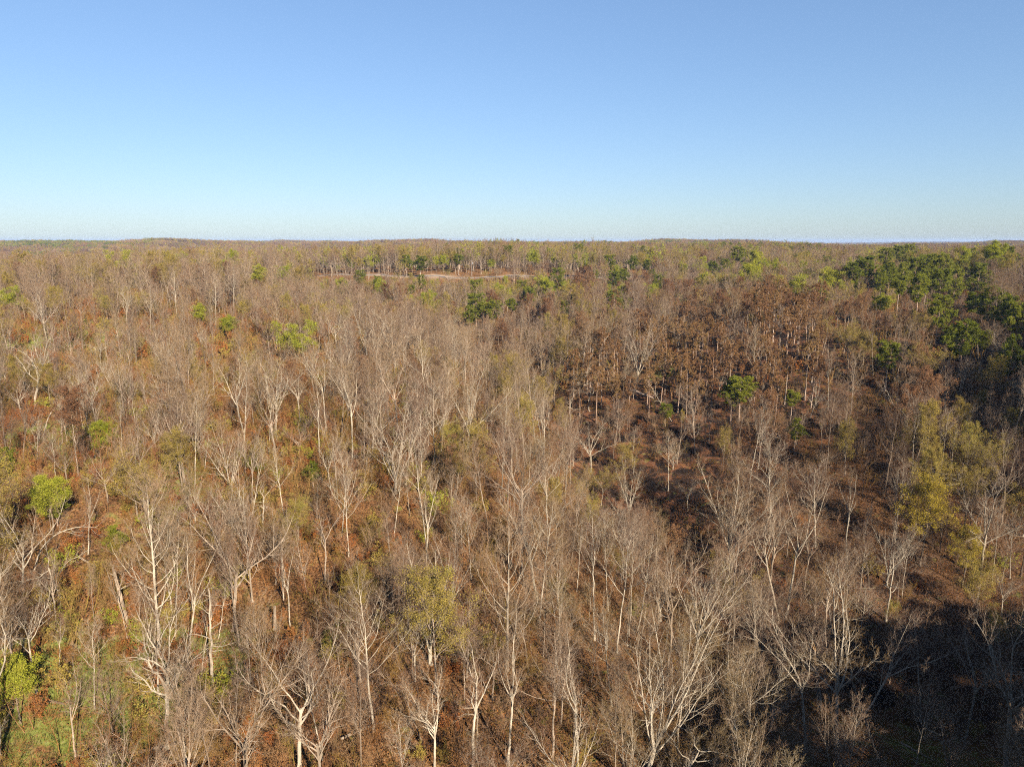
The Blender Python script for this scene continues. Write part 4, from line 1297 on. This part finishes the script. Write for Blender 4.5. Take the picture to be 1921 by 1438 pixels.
ax, ay = jitter_grid(-420, 420, 30, 480, 2.25)
ad = np.hypot(ax, ay)
red_hill = smooth(-10, -60, ax) * smooth(100, 140, ay) * smooth(330, 280, ay)
thick_ = 0.47 + 0.22 * N1(ax, ay, 30) + 0.22 * smooth(10, -40, ax) + 0.30 * red_hill
thick_ *= (1 - 0.72 * burn_shade_at(ax, ay)) * (1 - 0.85 * np.clip(1.4 * blob(ax, ay, 48, 76, 27, 19), 0, 1))
thick_ = np.where(ad > 210, thick_ * 0.55, thick_)
kp = in_view(ax, ay) & (ad < 480) & (ad > 45) & (r_f.uniform(0, 1, len(ax)) < thick_) & ~(np.abs(ay - road_y(ax)) < 5)
for a, b, rr in CLEAR[:2]: kp &= ((ax - a) ** 2 + (ay - b) ** 2 > (rr * .8) ** 2) | (r_f.uniform(0, 1, len(ax)) < .15)
ax, ay, ad = ax[kp], ay[kp], ad[kp]; n = len(ax); az_ = ground(ax, ay)
left = smooth(15, -45, ax)
w = np.stack([np.full(n, .2), .18 + 0 * left, np.full(n, .16), np.full(n, .15), .06 + .10 * left, .06 + .12 * left, .05 + .15 * left, .004 + .045 * left, np.full(n, .16)], 1)
w /= w.sum(1, keepdims=True)
bi = (r_f.uniform(0, 1, (n, 1)) > np.cumsum(w, 1)).sum(1).clip(0, 8)
far_b = ad > 210
grey = (r_f.uniform(0, 1, n) < 0.75 * (1 - left)) & (bi != 7)
bi = np.where(grey & ~far_b, 13 + r_f.integers(0, 4, n), bi)
bi = np.where(far_b, 9 + np.where(bi < 4, bi % 2, np.where(bi < 6, 2, np.where(bi < 7, 3, 1))), bi)
s = r_f.uniform(.55, 1.25, n)
scatter('undergrowth', np.c_[ax, ay, az_ - .1], spins(n, .06), np.c_[s * 1.1, s * 1.1, s], bi, BR + MB + BG)

# sticks, seedlings and leaf clutter on the floor
def clutter(seed, n_stick, n_stem, n_leaf):
    r = np.random.default_rng(seed); g = Geo()
    C = np.c_[r.normal(0, .9, (n_stick, 2)), r.uniform(.03, .15, n_stick)]; d = unit(np.c_[r.normal(0, 1, (n_stick, 2)), r.normal(.1, .15, n_stick)]); L = r.uniform(.4, 1.7, (n_stick, 1))
    P = np.stack([C - d * L / 2, C + r.normal(0, .06, C.shape), C + d * L / 2], 1); g.add(*tubes(P, np.full((n_stick, 3), .014) * r.uniform(.6, 1.8, (n_stick, 1)), 3))
    C = np.c_[r.normal(0, .9, (n_stem, 2)), np.zeros(n_stem)]; d = unit(np.c_[r.normal(0, .35, (n_stem, 2)), np.ones(n_stem)]); L = r.uniform(.35, 1.3, (n_stem, 1))
    P = np.stack([C, C + d * L * .5 + r.normal(0, .05, C.shape), C + d * L], 1); g.add(*tubes(P, np.full((n_stem, 3), .009), 3))
    g.add(*leaf_faces(r, np.c_[r.normal(0, .9, (n_leaf, 2)), np.abs(r.normal(0, .12, n_leaf))], .075, per=1, spread=.05), mat=1)
    return g


CL = [[bpy.data.objects.new('clutter', clutter(800 + i, 14, 22, 60).mesh(f'clutter_{i}', [M['brush_twig'], M['dry_leaf']]))] for i in range(5)]
ax, ay = jitter_grid(-200, 200, 40, 230, 1.7)
kp = in_view(ax, ay) & (np.hypot(ax, ay) < 230) & (r_f.uniform(0, 1, len(ax)) < 0.8 * (1 - .55 * burn_shade_at(ax, ay)))
ax, ay = ax[kp], ay[kp]; n = len(ax); s = r_f.uniform(.7, 1.5, n)
scatter('forest_litter', np.c_[ax, ay, ground(ax, ay)], spins(n, .12), np.c_[s, s, s], r_f.integers(0, 5, n), CL)

# grass tufts on the green patches
def grass_tuft(seed, n=26):
    r = np.random.default_rng(seed); g = Geo()
    C = np.c_[r.normal(0, .28, (n, 2)), np.zeros(n)]
    d = unit(np.c_[r.normal(0, .45, (n, 2)), np.ones(n)]); sd = unit(np.cross(d, r.normal(0, 1, d.shape))); L = r.uniform(.18, .45, (n, 1)); wd = .022
    v = np.stack([C - sd * wd, C + sd * wd, C + d * L], 1).reshape(-1, 3)
    g.add(v, np.zeros((0, 4), int), np.arange(n * 3).reshape(-1, 3)); return g


GT = [[bpy.data.objects.new('tuft', grass_tuft(700 + i).mesh(f'grass_tuft_{i}', [M['grass']], False))] for i in range(3)]
ax, ay = jitter_grid(-160, 60, 45, 300, 0.85)
kp = in_view(ax, ay) & (r_f.uniform(0, 1, len(ax)) < (green_at(ax, ay) - 0.32) * 0.9 * (1 - burn_shade_at(ax, ay)))
ax, ay = ax[kp], ay[kp]; n = len(ax); s = r_f.uniform(.7, 1.5, n)
scatter('grass', np.c_[ax, ay, ground(ax, ay)], np.c_[np.zeros((n, 2)), r_f.uniform(0, 6.28, n)], np.c_[s, s, s], r_f.integers(0, 3, n), GT)

# ------------------------------------------------------------------ broken trunks and fallen logs
def snag(bpix, tpix, rad, lab, torn=False, seed=0):
    r = np.random.default_rng(seed)
    x, y, h, tilt = from_base(*bpix, *tpix)
    z = float(ground(x, y)) - .2
    root = bpy.data.objects.new('broken_snag', None); COL.objects.link(root)
    root.location = (x, y, z); root.rotation_euler = (0, tilt, 0)
    g = Geo(); P = trunk_line(r, h * .92, 9, (0, 0), .03); Rd = np.linspace(rad * 1.2, rad * .75, 9)[None]
    g.add(*tubes(P, Rd, 8, False)); link('trunk', g.mesh('snag_trunk', [M['bark']]), root)
    e = P[0, -1]; g = Geo()                                  # splintered end
    for k in range(5):
        a = k * 1.26; b0 = e + np.array([math.cos(a), math.sin(a), 0]) * rad * .35 - np.array([0, 0, .35]); L = h * r.uniform(.05, .12)
        g.add(*tubes(np.array([[b0, b0 + np.array([r.normal(0, .06), r.normal(0, .06), L * .6]), b0 + np.array([r.normal(0, .1), r.normal(0, .1), L + .3])]]), np.array([[rad * .42, rad * .3, .01]]), 4))
    link('splintered_top', g.mesh('snag_top', [M['torn_wood'] if torn else M['bark']]), root)
    Pb, Rb = spawn(r, P, Rd, 3, .45, .95, 45, 80, .16, 5, .08, .2, .4, .3)
    for k in range(3):
        g = Geo(); g.add(*tubes(Pb[k:k + 1], Rb[k:k + 1], 5)); link('branch', g.mesh('snag_branch', [M['pale_bark']]), root)
    tag(root, lab, 'dead tree', 'broken dead trunks'); note(root, 'snag', 'broken', h, lab)


snag((241, 1180), (210, 1057), .24, 'leaning broken pole without branches beside the orange clearing', False, 1)
snag((1541, 1335), (1526, 1200), .22, 'snapped trunk with bright orange torn wood in the dark ravine', True, 2)
snag((1650, 1432), (1597, 1262), .16, 'thin zigzag dead stem leaning in the dark ravine', False, 3)
snag((516, 1183), (515, 1132), .21, 'short pale stump with a jagged top above the broad spreading tree', False, 4)
snag((1330, 1345), (1325, 1228), .16, 'thin bare pole at the edge of the shade by the many-stemmed tree', False, 5)


def log(p0, p1, rad, lab, dark=False, seed=0):
    r = np.random.default_rng(seed)
    x0, y0 = hit(*p0); x1, y1 = hit(*p1)
    root = bpy.data.objects.new('fallen_log', None); COL.objects.link(root)
    root.location = (x0, y0, float(ground(x0, y0)))
    t = np.linspace(0, 1, 12); X_ = x0 + (x1 - x0) * t; Y_ = y0 + (y1 - y0) * t
    Z_ = np.maximum(ground(X_, Y_), np.linspace(ground(x0, y0), ground(x1, y1), 12)) + rad * .6
    P = np.c_[X_ - x0, Y_ - y0, Z_ - float(ground(x0, y0))][None]; Rd = np.linspace(rad, rad * .55, 12)[None]
    g = Geo(); g.add(*tubes(P, Rd, 8)); link('trunk', g.mesh('log_trunk', [M['pine_bark'] if dark else M['bark']]), root)
    Pb, Rb = spawn(r, P, Rd, 4, .4, .95, 35, 75, .16, 5, .04, .2, .4, .3)
    for k in range(4):
        g = Geo(); g.add(*tubes(Pb[k:k + 1], Rb[k:k + 1], 4)); link('branch', g.mesh('log_branch', [M['pine_bark'] if dark else M['bark']]), root)
    tag(root, lab, 'log', 'fallen logs'); note(root, 'log', 'fallen', 1.0, lab)


log((258, 1414), (345, 1400), .20, 'long pale log lying level at the bottom edge near the corner', False, 1)
log((293, 1325), (325, 1316), .16, 'short pale log at the foot of the bright straight trunk', False, 2)
log((85, 1322), (125, 1330), .18, 'pale log on the grass below the bright green bush', False, 3)
log((1181, 733), (1230, 750), .55, 'big charred log on the blackened ground', True, 4)
log((130, 1035), (205, 1085), .16, 'thin log slanting across the orange clearing', False, 5)
log((495, 950), (525, 968), .30, 'log beside the twisted grey oak', False, 6)
log((1690, 1395), (1755, 1430), .20, 'log half lost in the dark corner', False, 7)
log((1470, 870), (1530, 905), .22, 'log on the brown slope facing the viewer', False, 8)
log((640, 1395), (725, 1360), .16, 'crooked white log at the bottom edge below the tall purplish tree', False, 9)

# ------------------------------------------------------------------ small man-made things far off
def box(x0, x1, y0, y1, z0, z1):
    v = np.array([(x, y, z) for x in (x0, x1) for y in (y0, y1) for z in (z0, z1)], float)
    q = np.array([(0, 1, 3, 2), (4, 6, 7, 5), (0, 4, 5, 1), (2, 3, 7, 6), (0, 2, 6, 4), (1, 5, 7, 3)])
    return v, q, np.zeros((0, 3), int)


def part(name, parent, mat, *shapes):
    g = Geo()
    for s_ in shapes: g.add(*s_)
    return link(name, g.mesh(name, [mat], False), parent)


def cyl(x, y, z0, z1, r0, r1=None, n=12):
    return tubes(np.array([[[x, y, z0], [x, y, z1]]], float), np.array([[r0, r1 or r0]]), n, False)


for k, (pp_, lab) in enumerate([((885, 519), 'wooden utility pole with crossarm standing beside the road'), ((1100, 521), 'utility pole at the farther end of the visible road')]):
    x, y = hit(*pp_); y = float(road_y(x)) + 5.5; z = float(ground(x, y))
    po = bpy.data.objects.new('utility_pole', None); COL.objects.link(po); po.location = (x, y, z)
    part('post', po, M['pole_wood'], cyl(0, 0, -.5, 11.5, .19, .12)); part('crossarm', po, M['pole_wood'], box(-1.2, 1.2, -.3, -.14, 10.6, 10.8))
    for dx in (-1.0, .0, 1.0): part('insulator', po, M['steel'], cyl(dx, -.22, 10.8, 11.05, .06))
    part('transformer', po, M['steel'], cyl(.42, 0, 8.8, 9.9, .27))
    tag(po, lab, 'utility pole', 'utility poles by the road'); note(po, 'pole', 'wooden', 11, lab)

# water tower on the skyline
x, y = 110.0, 3900.0; z = float(ground(x, y)); x = (998 - CX) / F_PX * y * CP
wt = bpy.data.objects.new('water_tower', None); COL.objects.link(wt); wt.location = (x, y, z)
top = CAM_Z - z + 2
for a_ in range(4):
    part('leg', wt, M['white_paint'], cyl(4.2 * math.cos(a_ * 1.571 + .78), 4.2 * math.sin(a_ * 1.571 + .78), -1, top - 8, .45))
part('riser', wt, M['white_paint'], cyl(0, 0, 0, top - 8, .9))
prof = [(top - 10, .9), (top - 9, 3.6), (top - 7, 5.4), (top - 4, 5.6), (top - 2, 4.6), (top - .6, 2.2), (top, .15)]
part('tank', wt, M['white_paint'], tubes(np.array([[[0, 0, q_] for q_, _ in prof]]), np.array([[r_ for _, r_ in prof]]), 20, False))
tag(wt, 'tiny white water tower on the skyline near picture centre', 'water tower'); note(wt, 'tower', 'white', 40, 'tower')

# radio mast on the skyline above the pine grove
y = 3000.0; x = (1697 - CX) / F_PX * y * CP; z = float(ground(x, y))
rm_ = bpy.data.objects.new('radio_mast', None); COL.objects.link(rm_); rm_.location = (x, y, z); top = CAM_Z - z + 18
for a_ in range(3): part('leg', rm_, M['steel'], cyl(.5 * math.cos(a_ * 2.09), .5 * math.sin(a_ * 2.09), -1, top, .12, .1, 5))
for q_ in range(int(top // 4)): part('brace', rm_, M['steel'], box(-.55, .55, -.55, .55, q_ * 4, q_ * 4 + .12))
part('antenna', rm_, M['steel'], cyl(0, 0, top, top + 6, .1, .05, 6))
tag(rm_, 'thin steel radio mast on the skyline above the dense pine grove', 'radio mast'); note(rm_, 'mast', 'steel', 60, 'mast')

# white farm building glimpsed between the far trees
y = 1050.0; x = (1590 - CX) / F_PX * y * CP; z = float(ground(x, y)) + 4
fb = bpy.data.objects.new('farm_building', None); COL.objects.link(fb); fb.location = (x, y, z)
part('wall', fb, M['white_paint'], box(-6, 6, -4, 4, -5, 9))
gv = np.array([(-6.5, -4.6, 8.9), (6.5, -4.6, 8.9), (6.5, 4.6, 8.9), (-6.5, 4.6, 8.9), (-6.5, 0, 11.5), (6.5, 0, 11.5)])
part('roof', fb, M['roofing'], (gv, np.array([(0, 1, 5, 4), (2, 3, 4, 5), (0, 3, 2, 1)]), np.array([(1, 2, 5), (3, 0, 4)])))
for dx in (-3.6, 0, 3.6):
    wdw = part('window', fb, M['glass_dark'], box(dx - .6, dx + .6, -4.06, -3.9, 5.2, 6.9)); part('frame', wdw, M['white_paint'], box(dx - .7, dx + .7, -4.1, -4.0, 5.0, 5.2))
tag(fb, 'small white farm building glimpsed between far trees near the skyline', 'building'); note(fb, 'building', 'white', 9, 'building')

# ------------------------------------------------------------------ labels for the trees that have none yet
# (each is told from its neighbours by habit and by the nearest tree or thing that stands out)
SHORT = []
for e in ENTRIES:
    if e['sal'] and e['kind'] in ('bare', 'bud', 'leaf', 'pine', 'snag', 'cedar') and len(e['sal'].split()) >= 4: SHORT.append(e)
LAND = [
    ((560, 1300), 'the broad spreading tree at the bottom edge'), ((690, 1220), 'the tall purplish-twigged tree'), ((812, 1130), 'the yellow-budded oval tree'), ((952, 1080), 'the stout full-crowned tree'),
    ((1160, 1100), 'the four slender white trunks'), ((1290, 1250), 'the many-stemmed pinkish tree'), ((1585, 1180), 'the white domed tree'), ((1485, 1260), 'the round-crowned tree before the ravine'),
    ((1885, 1260), 'the tree in the dark bottom corner'), ((1750, 950), 'the brightest golden tree'), ((1495, 1030), 'the leaning pair on the reddish slope'), ((1582, 960), 'the Y-shaped tree'),
    ((285, 1050), 'the largest fan-limbed tree'), ((400, 1180), 'the stubby white dead tree'), ((175, 1250), 'the thin pale trunk in the lower corner'), ((20, 1260), 'the bright green bush at the edge'),
    ((165, 970), 'the slim tree in the orange clearing'), ((35, 1010), 'the old forked tree at the edge'), ((430, 910), 'the contorted dead-white oak'), ((110, 760), 'the bow-shaped white trunk'),
    ((195, 815), 'the round fresh-green tree'), ((265, 890), 'the wide olive-budded oak'), ((456, 780), 'the tall white hillside tree'), ((556, 635), 'the wide soft-green tree'), ((600, 800), 'the slim tree by the thicket'),
    ((790, 840), 'the white tree on the knoll'), ((650, 940), 'the white trunks over red litter'), ((800, 990), 'the forked tree above the yellow one'), ((545, 1100), 'the small candelabra tree'),
    ((1175, 850), 'the olive-budded tree by the gully'), ((1290, 910), 'the small white far-bank tree'), ((1390, 740), 'the fluffy pine pair'), ((1240, 740), 'the leaning dead stem on char'), ((1065, 750), 'the bowed white tree by the char'),
    ((945, 730), 'the greenish tree in the gully'), ((905, 590), 'the pine cluster at the gully head'), ((1046, 540), 'the largest dark pine'), ((1670, 665), 'the lone round pine on the slope'), ((1495, 545), 'the wide yellow-green tree'), ((1750, 660), 'the rounded tan-olive crown'),
    ((1870, 690), 'the tan-olive crown at the edge'), ((1495, 800), 'the dark little pine'), ((1840, 1060), 'the dull olive-budded tree'), ((1670, 1080), 'the angular pale snag tree'), ((1740, 1250), 'the thin straight ravine tree'),
    ((1085, 1300), 'the Y-shaped bottom tree'), ((960, 1300), 'the twin-trunked bottom tree'), ((1390, 1170), 'the slender pair at the shade edge'), ((75, 590), 'the pale leaning glade tree'), ((330, 560), 'the tallest far white trunk'),
    ((787, 500), 'the broad roadside pine'), ((860, 495), 'the round pine by the pole'), ((561, 495), 'the brightest green tree'), ((1150, 525), 'the three far-bank pines'), ((1315, 470), 'the horizon row of pines'), ((1385, 488), 'the big rounded pine'),
    ((1468, 470), 'the tall yellow-green skyline tree'), ((1700, 500), 'the dense pine grove'), ((1841, 515), 'the lone pine past the grove'), ((1860, 560), 'the wide pine at the edge'), ((300, 505), 'the yellow-tan tree behind the white grove'),
    ((165, 505), 'the yellowish far hillside tree'), ((1000, 482), 'the pale green central skyline tree'), ((690, 528), 'the two near-bank pines'), ((210, 472), 'the lone green ridge crown'), ((1215, 490), 'the leafing tree beyond the road'), ((930, 480), 'the yellow-green tree by the pole'), ((440, 500), 'the far end of the white grove'),
]
_ONES = 'first second third fourth fifth sixth seventh eighth ninth tenth eleventh twelfth thirteenth fourteenth fifteenth sixteenth seventeenth eighteenth nineteenth'.split()
_TENS = {2: ('twenty', 'twentieth'), 3: ('thirty', 'thirtieth'), 4: ('forty', 'fortieth'), 5: ('fifty', 'fiftieth'), 6: ('sixty', 'sixtieth')}


def ordinal(k):                                   # 1, 2, 3 ... in words
    if k < 20: return _ONES[k - 1]
    t, o_ = divmod(k, 10)
    return _TENS[t][1] if o_ == 0 else _TENS[t][0] + '-' + _ONES[o_ - 1]


ORD = ['nearest'] + [ordinal(k) + ' nearest' for k in range(2, 69)]
NOUN = {'bare': 'bare tree', 'bud': 'tree', 'scorched': 'pine', 'russet': 'tree', 'leaf': 'leafing tree', 'pine': 'pine'}
bins = {}
for e in ENTRIES:
    if e['sal'] is None:
        q = min(range(len(LAND)), key=lambda k: (LAND[k][0][0] - e['u']) ** 2 + (LAND[k][0][1] - e['v']) ** 2)
        du, dv = e['u'] - LAND[q][0][0], e['v'] - LAND[q][0][1]
        side = ('left of' if du < 0 else 'right of') if abs(du) > abs(dv) else ('above' if dv < 0 else 'below')
        bins.setdefault((e['look'] + ' ' + NOUN[e['kind']], side, q), []).append((math.hypot(du, dv), e))
for (look, side, q), lst in bins.items():
    lst.sort(key=lambda t: t[0])
    for k, (_, e) in enumerate(lst):
        e['o']['label'] = f"{look}, {ORD[min(k, 67)]} {side} {LAND[q][1]}" if len(lst) > 1 else f"{look} just {side} {LAND[q][1]}"

# ------------------------------------------------------------------ the hazy air
hz = box(-16500, 16500, -16500, 16500, -60, 84)
hm, nt, nd, lk = new_mat('hazy_air')
ho = nd.new('ShaderNodeOutputMaterial'); pv = nd.new('ShaderNodeVolumePrincipled')
pv.inputs['Color'].default_value = (0.40, 0.53, 0.80, 1)
pv.inputs['Density'].default_value = 6.5e-5
pv.inputs['Anisotropy'].default_value = 0.0
lk.new(pv.outputs[0], ho.inputs['Volume'])
g = Geo(); g.add(*hz)
tag(link('haze', g.mesh('haze', [hm], False)), kind='stuff')
